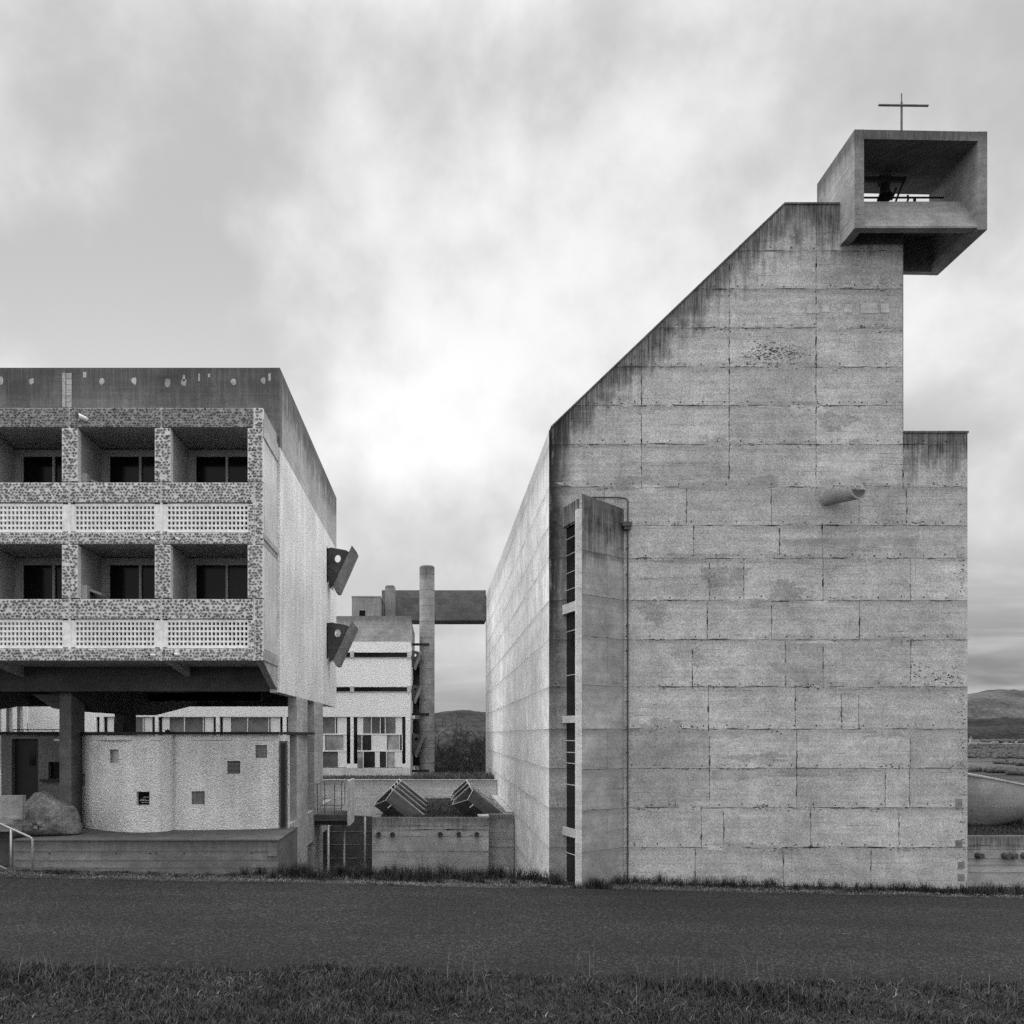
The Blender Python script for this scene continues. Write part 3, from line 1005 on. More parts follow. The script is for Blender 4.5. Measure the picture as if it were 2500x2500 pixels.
mb.tube([(X(2211, 20.4), 20.40, bc.z + 0.14), (X(2200, 20.4), 20.38, bc.z - 0.1), (X(2185, 20.4), 20.36, bc.z - 0.48)], 0.025, 6)
mb.tube([(X(2188, 20.3), 20.3, bc.z - 0.20), (X(2176, 20.3), 20.3, bc.z - 0.48)], 0.03, 6)
mb.build('swing_arm', M['metal_dark'], bell)
mb = MB()
zr = Zz(482.5, 20.6)
mb.tube([(bx0 + tk - 0.02, 20.6, zr), (X(2315, 20.6), 20.6, zr)], 0.022, 6)
mb.box(X(2308, 20.6), X(2320, 20.6), 20.55, 20.65, zr - 0.30, zr + 0.05)
mb.tube([(X(2234, 20.6), 20.62, zr), (X(2234, 20.6), 20.62, zr - 0.5)], 0.035, 6)
mb.tube([(X(2216, 20.6), 20.6, zr + 0.06), (X(2217, 20.6), 20.6, zr - 0.05), (X(2208, 20.6), 20.6, zr - 0.25)], 0.025, 6)
mb.build('swing_axle', M['metal_dark'], bell)

# ================================================================== RESIDENTIAL WING ON THE LEFT
XW = X(683.5, 21.8)                 # plane of the end wall
YA, YB = 21.8, 33.8
wing = thing('residential_wing', 'raised concrete convent wing with pebble-faced loggias and white end wall, at left on columns', 'building', (-10, 26, -2.5))
LZ = lambda sy: Zz(sy, 20.0)
XL = -17.45
zroof, zband, zbot, zsof = 9.52, 7.45, 1.09, LZ(1613)
mb = MB()
mb.box(XW - 0.26, XW - 0.003, YA, YB, zbot, zband + 0.01)
mb.build('end_wall', M['white'], wing)
mb = MB()
mb.box(XW - 0.26, XW, YA + 0.285, YB, zband + 0.012, zroof)
mb.build('end_parapet', M['band'], wing)
mb = MB()
mb.box(XL, XW - 0.262, YA, YA + 0.28, 7.1, zroof)
mb.box(XW - 0.261, XW - 0.001, YA - 0.001, YA + 0.282, zband + 0.012, zroof + 0.001)
Rp = random.Random(4)
for z_sx in (77, 248, 328, 410, 449, 570, 643, 2):
    mb.blob((X(z_sx, YA), YA, Zz(932 + Rp.uniform(-3, 3), YA)), 0.07, 0.08 + Rp.random() * 0.04, 'y', 1, 12, 0.25)
for a, b, c, d in ((203, 211, 908, 922), (508, 513, 912, 921), (446, 452, 916, 930), (484, 488, 912, 930), (655, 661, 912, 930)):
    mb.quad((X(a, YA), YA - 0.003, Zz(d, YA)), (X(b, YA), YA - 0.003, Zz(d, YA)), (X(b, YA), YA - 0.003, Zz(c, YA)), (X(a, YA), YA - 0.003, Zz(c, YA)), 2)
mb.quad((X(152, YA), YA - 0.003, Zz(994, YA)), (X(160, YA), YA - 0.003, Zz(994, YA)), (X(160, YA), YA - 0.003, Zz(910, YA)), (X(152, YA), YA - 0.003, Zz(910, YA)), 1)
for k in range(6):
    c, d = 911 + k * 14, 924 + k * 14
    mb.quad((X(162, YA), YA - 0.003, Zz(d, YA)), (X(175, YA), YA - 0.003, Zz(d, YA)), (X(175, YA), YA - 0.003, Zz(c, YA)), (X(162, YA), YA - 0.003, Zz(c, YA)), 1)
mb.build('front_parapet', [M['parapet'], M['patch'], M['patch']], wing)
mb = MB()
mb.box(XL, XW - 0.262, YA + 0.282, YB - 0.3, 9.0, 9.2)
mb.build('roof', M['rooffelt'], wing)
mb = MB()
mb.box(XL, XW - 0.262, YB - 0.28, YB, zbot + 0.62, zroof)
mb.build('rear_wall', M['white'], wing)
# floor slab and beams underneath
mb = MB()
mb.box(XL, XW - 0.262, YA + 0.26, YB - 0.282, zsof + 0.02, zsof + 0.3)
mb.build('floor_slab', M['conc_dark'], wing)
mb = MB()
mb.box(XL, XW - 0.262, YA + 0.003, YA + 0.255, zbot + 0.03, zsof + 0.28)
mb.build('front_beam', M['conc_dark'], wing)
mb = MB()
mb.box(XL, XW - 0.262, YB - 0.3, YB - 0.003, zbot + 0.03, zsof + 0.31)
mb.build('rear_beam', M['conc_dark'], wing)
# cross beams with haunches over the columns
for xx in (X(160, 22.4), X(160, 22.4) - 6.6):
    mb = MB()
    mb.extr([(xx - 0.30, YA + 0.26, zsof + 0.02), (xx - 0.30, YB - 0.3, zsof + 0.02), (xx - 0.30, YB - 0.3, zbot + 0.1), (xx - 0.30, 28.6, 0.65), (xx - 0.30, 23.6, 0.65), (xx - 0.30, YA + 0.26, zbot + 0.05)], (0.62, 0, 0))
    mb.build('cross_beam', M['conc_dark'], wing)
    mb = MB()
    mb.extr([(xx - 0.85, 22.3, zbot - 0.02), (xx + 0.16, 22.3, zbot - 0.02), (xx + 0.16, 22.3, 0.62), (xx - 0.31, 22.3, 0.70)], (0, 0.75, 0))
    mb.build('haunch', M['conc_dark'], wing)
# front column, round column behind it
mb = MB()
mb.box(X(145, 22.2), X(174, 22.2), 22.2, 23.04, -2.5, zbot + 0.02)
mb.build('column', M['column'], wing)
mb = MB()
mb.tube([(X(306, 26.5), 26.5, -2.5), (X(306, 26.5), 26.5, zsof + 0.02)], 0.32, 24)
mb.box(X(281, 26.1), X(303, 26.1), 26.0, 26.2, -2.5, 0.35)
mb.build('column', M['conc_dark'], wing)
mb = MB()
mb.tube([(X(332, 28), 28, Zz(1702, 28)), (X(638, 28), 28, Zz(1702, 28))], 0.15, 10)
mb.build('service_duct', M['metal_dark'], wing)
# two pier fins under the end wall
for a, b in ((24.4, 26.4), (27.8, 29.9)):
    mb = MB()
    mb.box(XW - 0.26, XW - 0.004, a, b, -6.3, zbot - 0.004)
    mb.build('pier', M['conc'], wing)
# brackets below the loggias
for bx in (-6.585, -10.9, -15.2):
    mb = MB()
    mb.extr([(bx, 20.02, zsof - 0.004), (bx, YA, zsof - 0.004), (bx, YA, 1.50)], (0.13, 0, 0))
    mb.build('bracket', M['conc'], wing)
mb = MB()
mb.extr([(-4.37, 20.02, zsof - 0.004), (-4.37, YA - 0.004, zsof - 0.004), (-4.37, YA - 0.004, 1.16)], (0.17, 0, 0))
mb.build('bracket', M['conc'], wing)

# ---- loggias: pebble panels
def pebbles(name, x0, x1, z0, z1, parent, Y=20.0, th=0.1, seed=0, tone0=0.0, big=1.0, dull=False):
    R = random.Random(seed)
    mb = MB()
    mb.box(x0, x1, Y, Y + th, z0, z1, 0)
    px = 0.080 * big
    pz = 0.066 * big
    nx, nz = max(2, int((x1 - x0) / px)), max(2, int((z1 - z0) / pz))
    px, pz = (x1 - x0) / nx, (z1 - z0) / nz
    for i in range(nx):
        for j in range(nz):
            if R.random() < 0.05:
                continue
            cx_ = x0 + (i + 0.5 + (0.25 if j % 2 else -0.25) + R.uniform(-0.24, 0.24)) * px
            cz_ = z0 + (j + 0.5 + R.uniform(-0.25, 0.25)) * pz
            ra, rb = px * R.uniform(0.33, 0.52), pz * R.uniform(0.32, 0.50)
            cx_ = min(max(cx_, x0 + ra * 0.95), x1 - ra * 0.95)
            cz_ = min(max(cz_, z0 + rb * 0.95), z1 - rb * 0.95)
            an = R.uniform(-0.9, 0.9)
            n = R.choice((5, 6, 6, 7))
            h = R.uniform(0.012, 0.034)
            ring0, ring1 = [], []
            for k in range(n):
                t = 6.28318 * (k + R.uniform(-0.28, 0.28)) / n
                q = R.uniform(0.82, 1.12)
                a_, b_ = math.cos(t) * ra * q, math.sin(t) * rb * q
                u, w = a_ * math.cos(an) - b_ * math.sin(an), a_ * math.sin(an) + b_ * math.cos(an)
                ring0.append((cx_ + u, Y - 0.001, cz_ + w))
                ring1.append((cx_ + u * 0.7, Y - h, cz_ + w * 0.7))
            fs = [(k, (k + 1) % n, n + (k + 1) % n, n + k) for k in range(n)] + [tuple(n + k for k in range(n))]
            mb.add(ring0 + ring1, fs, 1, tone0 + R.uniform(-0.45, 0.5))
    return mb.build(name, [M['mortar_dull' if dull else 'mortar'], M['stone']], parent)


lx = lambda s_: X(s_, 20.0)
J = [619.5, 393, 168.5, -57, -282, -507, -732]
PIL = [(604.6, 642), (378, 417), (151.5, 190.5), (-75, -36), (-300, -261), (-525, -486), (-750, -711)]
tops, par1, lat1, str1 = (995, 1043.6), (1177, 1227), (1230.6, 1296.6), (1299, 1328)
par2, lat2, str2 = (1461.6, 1511), (1514, 1580), (1582, 1613)
op1, op2 = (1043.6, 1177), (1328, 1461.6)
sd = 100
hair = 0.012
for i in range(6):
    xa, xb = lx(J[i + 1]) + hair, lx(J[i]) - hair
    for nm, (a, b), tn, bg_ in (('roof_edge_panel', tops, -0.1, 0.9), ('balustrade_panel', par1, 0.1, 0.95), ('floor_edge_panel', str1, 0.15, 0.85), ('balustrade_panel', par2, 0.0, 1.12), ('floor_edge_panel', str2, 0.05, 0.9)):
        sd += 1
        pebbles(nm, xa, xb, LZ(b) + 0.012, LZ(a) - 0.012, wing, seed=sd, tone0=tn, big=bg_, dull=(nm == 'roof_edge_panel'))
for i in range(7):
    a, b = lx(PIL[i][0]), lx(PIL[i][1])
    for (t_, u_) in (op1, op2):
        sd += 1
        pebbles('pillar_panel', a + 0.005, b - 0.005, LZ(u_) + 0.025, LZ(t_) - 0.025, wing, Y=19.985, th=0.2, seed=sd, tone0=0.1)
# end strips of the pebble facing at the corner
for (a, b) in ((tops[0], tops[1]), (par1[0], str1[1]), (par2[0], str2[1])):
    sd += 1
    pebbles('corner_panel', lx(622), lx(642), LZ(b) + 0.01, LZ(a) - 0.01, wing, seed=sd)
for (a, b) in (lat1, lat2):
    sd += 1
    pebbles('corner_panel', lx(606), lx(620.5), LZ(b) - 0.1, LZ(a) + 0.0, wing, Y=19.99, seed=sd)
# joints between the panels: pale cast posts
for i in range(6):
    xj = lx(J[i])
    mb = MB()
    mb.box(xj - 0.03, xj + 0.03, 20.02, 20.3, LZ(1613), LZ(995))
    mb.build('joint_post', M['lattice'], wing)
# claustra lattices
for i in range(6):
    xa, xb = lx(J[i + 1]) + 0.0, (lx(J[i]) if i else lx(605))
    for (a, b) in (lat1, lat2):
        z1, z0 = LZ(a) , LZ(b)
        mb = MB()
        n, m_ = 20, 5
        l0, l1 = xa + 0.14, xb - (0.16 if i else 0.0)
        pw_ = (l1 - l0) / n
        bar = 0.036
        for k in range(n + 1):
            x_ = l0 + k * pw_
            mb.box(x_ - bar / 2, x_ + bar / 2, 20.03, 20.13, z0, z1)
        hh = (z1 - z0 - 0.03) / m_
        for k in range(m_ + 1):
            z_ = z0 + 0.015 + k * hh
            w_ = 0.04 if 0 < k < m_ else 0.06
            mb.box(l0 + 0.001, l1 - 0.001, 20.028, 20.132, z_ - w_ / 2 - 0.003, z_ + w_ / 2 + 0.003)
        mb.box(xa, l0 - bar / 2, 20.026, 20.135, z0, z1)
        if i:
            mb.box(l1 + bar / 2, xb, 20.026, 20.135, z0, z1)
        mb.build('lattice_screen', M['lattice'], wing)
# loggia carcass: slabs, party walls, window walls
xe = lx(642) - 0.01
for nm, a, b in (('loggia_roof', LZ(1043.6) + 0.0, LZ(995) - 0.01), ('loggia_floor', LZ(1328) + 0.005, LZ(1301)), ('loggia_floor', zsof, LZ(1584))):
    mb = MB()
    mb.box(XL, xe, 20.1, 21.99 if nm == 'loggia_roof' else YA - 0.004, a, b)
    mb.build(nm, M['interior'], wing)
for i in range(7):
    a, b = lx(PIL[i][0]) + 0.02, lx(PIL[i][1]) - 0.02
    if i == 0:
        a, b = lx(610), xe
    for (t_, u_) in ((1045, 1300), (1329, 1583)):
        mb = MB()
        mb.box(a, b, 20.19, YA - 0.006, LZ(u_), LZ(t_))
        mb.build('party_wall', M['interior'] if i else M['conc_light'], wing)
# pale side strips showing at the outer cheek
mb = MB()
mb.extr([(xe + 0.002, 20.02, LZ(1022)), (xe + 0.002, YA - 0.01, LZ(1022) - 0.02), (xe + 0.002, YA - 0.01, LZ(1066) - 0.02), (xe + 0.002, 20.02, LZ(1066))], (0.03, 0, 0))
mb.build('cheek_band', M['conc'], wing)
mb = MB()
mb.extr([(xe + 0.002, 20.02, LZ(1300)), (xe + 0.002, YA - 0.01, LZ(1300)), (xe + 0.002, YA - 0.01, LZ(1314)), (xe + 0.002, 20.02, LZ(1314))], (0.025, 0, 0))
mb.build('cheek_band', M['conc'], wing)
mb = MB()
mb.extr([(xe + 0.002, 20.02, LZ(1590)), (xe + 0.002, YA - 0.01, LZ(1590)), (xe + 0.002, YA - 0.01, LZ(1612)), (xe + 0.002, 20.02, LZ(1612))], (0.025, 0, 0))
mb.build('cheek_band', M['conc'], wing)
YWn = 21.45
for i in range(6):
    a = lx(PIL[i + 1][1]) - 0.02
    b = lx(PIL[i][0]) + 0.02
    for fl, (t_, u_) in enumerate(((1045, 1299), (1329, 1582))):
        zt, zb2 = LZ(t_), LZ(u_)
        win = part('loggia_window', wing)
        mb = MB()
        fr = M['frame']
        hw = 0.20                                       # header
        mb.box(a, b, YWn, YWn + 0.1, zt - hw, zt - 0.03)
        mb.box(a, a + 0.16, YWn, YWn + 0.1, zb2, zt - hw)
        mx = a + 0.16 + (b - a - 0.16) * 0.47
        mb.box(mx, mx + 0.06, YWn - 0.03, YWn + 0.1, zb2, zt - hw)
        mb.box(a + 0.16, a + 0.20, YWn + 0.02, YWn + 0.1, zb2, zt - hw)
        mb.build('window_frame', fr, win)
        mb = MB()
        mb.box(a + 0.20, mx, YWn + 0.05, YWn + 0.07, zb2 + 0.05, zt - hw, 0, -0.4)
        mb.build('door_leaf', M['glass'], win)
        mb = MB()
        mb.box(mx + 0.06, b, YWn + 0.04, YWn + 0.06, zb2 + 0.05, zt - hw, 0, 0.3)
        mb.build('glass_pane', M['glass'], win)
# hooded vent boxes on the middle party walls
for (s0, s1) in ((1150, 1178), (1425, 1463)):
    xa = lx(PIL[2][1]) - 0.02
    mb = MB()
    z1, z0 = LZ(s0), LZ(s0) - 0.9
    mb.box(xa, xa + 0.15, 20.2, 20.36, z0, z1)
    mb.extr([(xa + 0.002, 20.362, z1), (xa + 0.34, 20.6, z1 - 0.12), (xa + 0.34, 20.6, z1 - 0.18), (xa + 0.002, 20.362, z1 - 0.06)], (0, 0.5, 0))
    mb.build('vent_box', M['interior'], wing)
# drain pipes through the pebble facing
for sx, sy, ex in ((212, 1024, -28), (378, 1317, -19), (439, 1317, -20), (379, 1600, -20), (436, 1598, -18)):
    mb = MB()
    c0 = Vector((lx(sx), 20.05, LZ(sy)))
    c1 = c0 + Vector((ex * 0.0042, -0.33 if sy < 1100 else -0.22, -0.01))
    r_ = 0.06 if sy < 1100 else 0.036
    mb.tube([c0, c1], r_, 12, 0, cap=False)
    mb.tube([c0 + (c1 - c0) * 0.9, c1 + (c1 - c0) * 0.01], r_ * 0.8, 10, 1)
    mb.build('drain_pipe', [M['lattice'], M['black']], wing)
# concrete visors at the ends of the corridors
def visor(yc, z0, z1, parent, xw, sc=1.0, hole=True, mat=None):
    v = part('window_visor', parent)
    H = z1 - z0
    mb = MB()
    # gusset plate parallel to the facade, with its round hole
    poly = [(xw - 0.02, z1), (xw + 0.80 * sc, z1 - 0.09 * H), (xw + 0.26 * sc, z0 + 0.08 * H), (xw + 0.20 * sc, z0), (xw + 0.08 * sc, z0), (xw - 0.02, z0 + 0.16 * H)]
    hc, hr = (xw + 0.36 * sc, z1 - 0.27 * H), 0.115 * sc
    n = 12
    hp_ = [(hc[0] + math.cos(6.28318 * k / n) * hr, hc[1] + math.sin(6.28318 * k / n) * hr * 1.25) for k in range(n)]
    for y_, fl in ((yc, 1), (yc + 0.08, -1)):
        # ring of quads between outline and hole
        m_ = 24
        outer = []
        for k in range(m_):
            t = 6.28318 * k / m_
            dx_, dz_ = math.cos(t), math.sin(t)
            best = 9
            for e in range(len(poly)):
                ax, az_ = poly[e]
                bx_, bz_ = poly[(e + 1) % len(poly)]
                ex, ez = bx_ - ax, bz_ - az_
                den_ = dx_ * ez - dz_ * ex
                if abs(den_) < 1e-9:
                    continue
                tt = ((ax - hc[0]) * ez - (az_ - hc[1]) * ex) / den_
                ss = ((ax - hc[0]) * dz_ - (az_ - hc[1]) * dx_) / den_
                if tt > 0 and -1e-6 <= ss <= 1 + 1e-6:
                    best = min(best, tt)
            outer.append((hc[0] + dx_ * best, y_, hc[1] + dz_ * best))
        inner = [(hc[0] + math.cos(6.28318 * k / m_) * hr, y_, hc[1] + math.sin(6.28318 * k / m_) * hr * 1.25) for k in range(m_)]
        mb.add(outer + inner, [(k, (k + 1) % m_, m_ + (k + 1) % m_, m_ + k) for k in range(m_)])
        if fl == 1:
            o1, i1 = outer, inner
        else:
            mb.add(o1 + outer, [(k, (k + 1) % m_, m_ + (k + 1) % m_, m_ + k) for k in range(m_)])
            mb.add(i1 + inner, [(k, (k + 1) % m_, m_ + (k + 1) % m_, m_ + k) for k in range(m_)])
    mb.build('gusset_plate', mat or M['gusset'], v)
    mb = MB()
    # leaning slab
    sl = [(0.90 * sc, z1 + 0.02 * H), (1.08 * sc, z1 - 0.13 * H), (0.42 * sc, z0 - 0.05 * H), (0.31 * sc, z0 - 0.05 * H), (0.20 * sc, z0 + 0.08 * H)]
    mb.extr([(xw + p_, yc - 0.10, q_) for p_, q_ in sl], (0, 0.75 * sc, 0))
    mb.build('visor_slab', mat or M['visor'], v)
    return v


yv = 31.2
for a, b in ((1335, 1441), (1518, 1621)):
    visor(yv, Zz(b, yv), Zz(a, yv), wing, XW, 1.0)
for a, b in ((1337, 1425), (1522, 1608)):
    mb = MB()
    mb.box(XW - 0.0025, XW + 0.002, yv - 0.35, yv + 1.6, Zz(b, yv), Zz(a, yv))
    mb.build('corridor_window', M['glass'], wing)
# cantilevered steel landing with its railing
bal = part('landing', wing)
XB = -3.04
mb = MB()
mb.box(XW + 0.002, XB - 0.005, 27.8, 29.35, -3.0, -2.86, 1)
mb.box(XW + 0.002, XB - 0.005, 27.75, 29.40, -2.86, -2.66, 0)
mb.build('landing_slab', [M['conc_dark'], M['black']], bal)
mb = MB()
mb.box(XB, XB + 0.085, 27.8, 29.3, -3.02, Zz(1906, 27.8))
mb.build('side_panel', M['conc_light'], bal)
mb = MB()


def rail_loop(y, x0, x1, z0, z1, r=0.013):
    c = 0.08
    mb.tube([(x0 + c, y, z1), (x1 - c, y, z1), (x1 - c * 0.3, y, z1 - c * 0.3), (x1, y, z1 - c), (x1, y, z0 + c), (x1 - c * 0.3, y, z0 + c * 0.3), (x1 - c, y, z0),
             (x0 + c, y, z0), (x0 + c * 0.3, y, z0 + c * 0.3), (x0, y, z0 + c), (x0, y, z1 - c), (x0 + c * 0.3, y, z1 - c * 0.3), (x0 + c, y, z1)], r, 6)


yr = 27.82
rail_loop(yr, X(761, yr), X(834, yr), Zz(1975, yr), Zz(1914, yr))
for s_ in (775, 793, 817):
    mb.tube([(X(s_, yr), yr, -2.68), (X(s_, yr), yr, Zz(1914, yr))], 0.014, 6)
mb.build('railing', M['rust'], bal)
mb = MB()
yr = 29.3
rail_loop(yr, X(779, yr), X(842, yr), Zz(1966, yr), Zz(1909, yr))
for s_ in (793, 834):
    mb.tube([(X(s_, yr), yr, -2.68), (X(s_, yr), yr, Zz(1909, yr))], 0.014, 6)
mb.build('railing', M['rust'], bal)

# ================================================================== PLINTH, PARLOUR POD, GATEHOUSE, BOULDER, RAMP, HANDRAIL
plinth = thing('entrance_plinth', 'low board-marked concrete plinth running along the road under the raised wing', 'plinth', (-7, 20.5, -3.3))
PX0, PX1 = X(33, 20), -3.83
mb = MB()
fp = lambda u, z, o: (u, 20.0 - o, z)
prow = [-2.2, LZ(2079), LZ(2101), LZ(2119), -4.2]
panel_wall(mb, fp, [[(PX0, -4.2), (PX1, -4.2), (PX1, -2.53), (PX0, -2.53)]], prow,
           [[-11, lx(220), lx(255), lx(540), -3], [-11, lx(120), lx(250), lx(540), lx(655), -3], [-11, lx(120), lx(400), -3], [-11, lx(300), -3]], gap=0.007, relief=0.008, vgap=0.007, seed=31, tone=0.06, strip=0.1)
mb.box(PX0, PX1, 20.0, 22.7, -4.2, -2.535, 1)
tie_holes(mb, fp, [(lx(s_), LZ(2083)) for s_ in (122, 285, 367, 382, 450, 614)], 0.02, 2, 0.013)
mb.box(lx(655), lx(677.5), 19.955, 19.995, LZ(2090), LZ(2061), 0)
fin_attr(mb)
mb.build('plinth_front', [M['plinth'], M['joint'], M['hole']], plinth)
mb = MB()
mb.box(PX0, PX1 + 0.02, 19.97, 22.72, -2.533, -2.503)
mb.box(PX0 - 6, XW - 0.27, 22.722, 33.0, -2.7, -2.505)
mb.build('terrace_slab', M['conc_dark'], plinth)
for q0_, q1_ in ((22.73, 24.397), (26.403, 27.797), (29.903, 32.3)):
    mb = MB()
    mb.box(XW - 0.26, XW - 0.005, q0_, q1_, -3.5, -2.5)
    mb.build('slab_edge', M['conc'], plinth)

# pod wall in plan: photo column -> distance
plan = [(193, 25.5), (193.01, 23.5), (197, 23.0), (208, 22.6), (225, 22.25), (250, 21.93), (285, 21.62), (320, 21.46), (343, 21.42), (366, 21.45), (390, 21.56), (408, 21.72), (418, 21.87), (424, 22.02),
        (430, 21.97), (445, 21.95), (480, 21.97), (528, 22.0), (580, 22.09), (630, 22.22), (681, 22.38)]


def plan_y(sx):
    for i in range(1, len(plan) - 1):
        if plan[i][0] <= sx <= plan[i + 1][0]:
            t = (sx - plan[i][0]) / (plan[i + 1][0] - plan[i][0])
            return plan[i][1] + t * (plan[i + 1][1] - plan[i][1])
    return plan[-1][1]


pod = thing('visitor_parlour', 'white roughcast parlour with two curved bays and small scattered windows on the plinth', 'parlour', (-6.5, 22, -2.5))
Ytyp = 21.9
wins = [  # sx0, sx1, sy0, sy1, kind
    (268, 289.5, 1830, 1862.7, 'niche'), (333.5, 365, 1933, 1966, 'shelf'), (467.7, 499.8, 1931.8, 1963.9, 'slatv'), (554, 586.5, 1857.8, 1889, 'slath'),
    (623.5, 652, 1819, 1850.8, 'slatv'), (200, 208, 1889, 1920, 'niche'),
    (225, 326, 1807, 1813, 'slit'), (367, 396, 1807, 1813.5, 'slit'), (456, 570, 1807, 1813.5, 'slit'), (612, 664, 1807, 1813.5, 'slit')]
zpt = -0.02
holes = []
for a, b, c, d, k in wins:
    ym = plan_y((a + b) / 2)
    holes.append((a, b, Zz(d, ym), Zz(c, ym), k))
sxs = sorted(set([p_[0] for p_ in plan[1:]] + [h[0] for h in holes] + [h[1] for h in holes] + [200 + 8 * k for k in range(60) if 200 + 8 * k < 681]))
zsv = sorted(set([-2.505, zpt] + [h[2] for h in holes] + [h[3] for h in holes]))
mb = MB()
mb.quad((X(193, 23.5) - 0.02, 28.0, -2.505), (X(193, 23.5), 23.5, -2.505), (X(193, 23.5), 23.5, zpt), (X(193, 23.5) - 0.02, 28.0, zpt))
for i in range(len(sxs) - 1):
    a, b = sxs[i], sxs[i + 1]
    if b - a < 0.02:
        continue
    ya, yb = plan_y(a), plan_y(b)
    for j in range(len(zsv) - 1):
        z0, z1 = zsv[j], zsv[j + 1]
        mid_ = ((a + b) / 2, (z0 + z1) / 2)
        hit = [h for h in holes if h[0] - 1e-6 < mid_[0] < h[1] + 1e-6 and h[2] < mid_[1] < h[3]]
        if hit:
            continue
        mb.quad((X(a, ya), ya, z0), (X(b, yb), yb, z0), (X(b, yb), yb, z1), (X(a, ya), ya, z1))
for a, b, z0, z1, k in holes:
    ya, yb = plan_y(a), plan_y(b)
    dd = 0.05 if k == 'niche' and a < 210 else (0.12 if k == 'niche' else (0.14 if k != 'slit' else 0.2))
    A0, B0 = (X(a, ya), ya), (X(b, yb), yb)
    A1, B1 = (A0[0], ya + dd), (B0[0], yb + dd)
    mb.quad((*A0, z0), (*A1, z0), (*A1, z1), (*A0, z1))
    mb.quad((*B1, z0), (*B0, z0), (*B0, z1), (*B1, z1))
    mb.quad((*A0, z0), (*B0, z0), (*B1, z0), (*A1, z0))
    mb.quad((*A1, z1), (*B1, z1), (*B0, z1), (*A0, z1))
mb.build('pod_wall', M['pod'], pod)
for a, b, z0, z1, k in holes:
    ya, yb = plan_y(a), plan_y(b)
    dd = 0.05 if k == 'niche' and a < 210 else (0.12 if k == 'niche' else (0.14 if k != 'slit' else 0.2))
    xa, xb = X(a, ya), X(b, yb)
    mb = MB()
    if k == 'niche':
        mb.quad((xa, ya + dd, z0), (xb, yb + dd, z0), (xb, yb + dd, z1), (xa, ya + dd, z1))
        mb.build('niche', M['conc'], pod)
    elif k == 'slit':
        mb.quad((xa, ya + 0.02, z0), (xb, yb + 0.02, z0), (xb, yb + 0.02, z1), (xa, ya + 0.02, z1), 0, 0.25)  # daylight behind the slit put into a pale opaque pane
        n = int((b - a) / 3.2)
        for q in range(1, n):
            t = q / n
            x_, y_ = xa + (xb - xa) * t, ya + (yb - ya) * t
            mb.box(x_ - 0.003, x_ + 0.003, y_ + 0.008, y_ + 0.019, z0, z1, 1)
        mb.build('clerestory_slit', [M['frame_white'], M['frame']], pod)
    else:
        mb.quad((xa, ya + dd, z0), (xb, yb + dd, z0), (xb, yb + dd, z1), (xa, ya + dd, z1), 0)
        if k == 'slatv':
            n = 11
            for q in range(1, n):
                t = q / n
                x_, y_ = xa + (xb - xa) * t, ya + (yb - ya) * t
                mb.box(x_ - 0.006, x_ + 0.006, y_ + 0.04, y_ + dd - 0.01, z0, z1, 1)
        elif k == 'slath':
            for q in range(1, 10):
                z_ = z0 + (z1 - z0) * q / 10
                mb.quad((xa, ya + 0.06, z_ - 0.006), (xb, yb + 0.06, z_ - 0.006), (xb, yb + 0.06, z_ + 0.006), (xa, ya + 0.06, z_ + 0.006), 1)
        else:
            for q, (u0, u1, w0, w1) in enumerate(((0.15, 0.98, 0.30, 0.36), (0.4, 0.95, 0.55, 0.60), (0.2, 0.6, 0.40, 0.44), (0.25, 0.9, 0.16, 0.2))):
                mb.quad((xa + (xb - xa) * u0, ya + 0.1, z0 + (z1 - z0) * w0), (xa + (xb - xa) * u1, ya + 0.1, z0 + (z1 - z0) * w0),
                        (xa + (xb - xa) * u1, ya + 0.1, z0 + (z1 - z0) * w1), (xa + (xb - xa) * u0, ya + 0.1, z0 + (z1 - z0) * w1), 1)
        mb.build('small_window', [M['glass'], M['frame']], pod)
mb = MB()
pts = [(X(a, y_) , y_ - 0.1) for a, y_ in plan[1:]]
top = [(x_, y_, zpt + 0.012) for x_, y_ in pts] + [(pts[-1][0] + 0.35, 26.5, zpt + 0.012), (X(178, 23.5), 26.5, zpt + 0.012), (X(178, 23.5), 23.6, zpt + 0.012)]
mb.extr(top, (0, 0, 0.075))
mb.tube([(X(405, 23), 23, 0.06), (X(410, 23), 23, 0.13), (X(415, 23), 23, 0.06)], 0.025, 5)
mb.box(X(406, 23.2), X(413, 23.2), 23.1, 23.25, 0.05, 0.12)
mb.build('flat_roof', M['rooffelt'], pod)
mb = MB()
mb.box(X(681, 22.42), X(706, 22.42), 22.42, 22.5, -2.5, zpt)
mb.build('door_jamb', M['pod'], pod)
mb = MB()
mb.box(X(683, 22.36), X(701, 22.36), 22.34, 22.415, -2.48, Zz(1809, 22.36), 0)
mb.box(X(687, 22.36), X(697, 22.36), 22.325, 22.338, -2.46, Zz(1814, 22.36), 1)
mb.build('side_door', [M['rust'], M['black']], pod)
mb = MB()
mb.box(X(176, 23.6), X(193, 23.6) - 0.01, 23.9, 24.0, -2.5, zpt)  # black sheet painted in for the shade of the opening beside the column
mb.build('dark_recess_sheet', M['black'], pod)

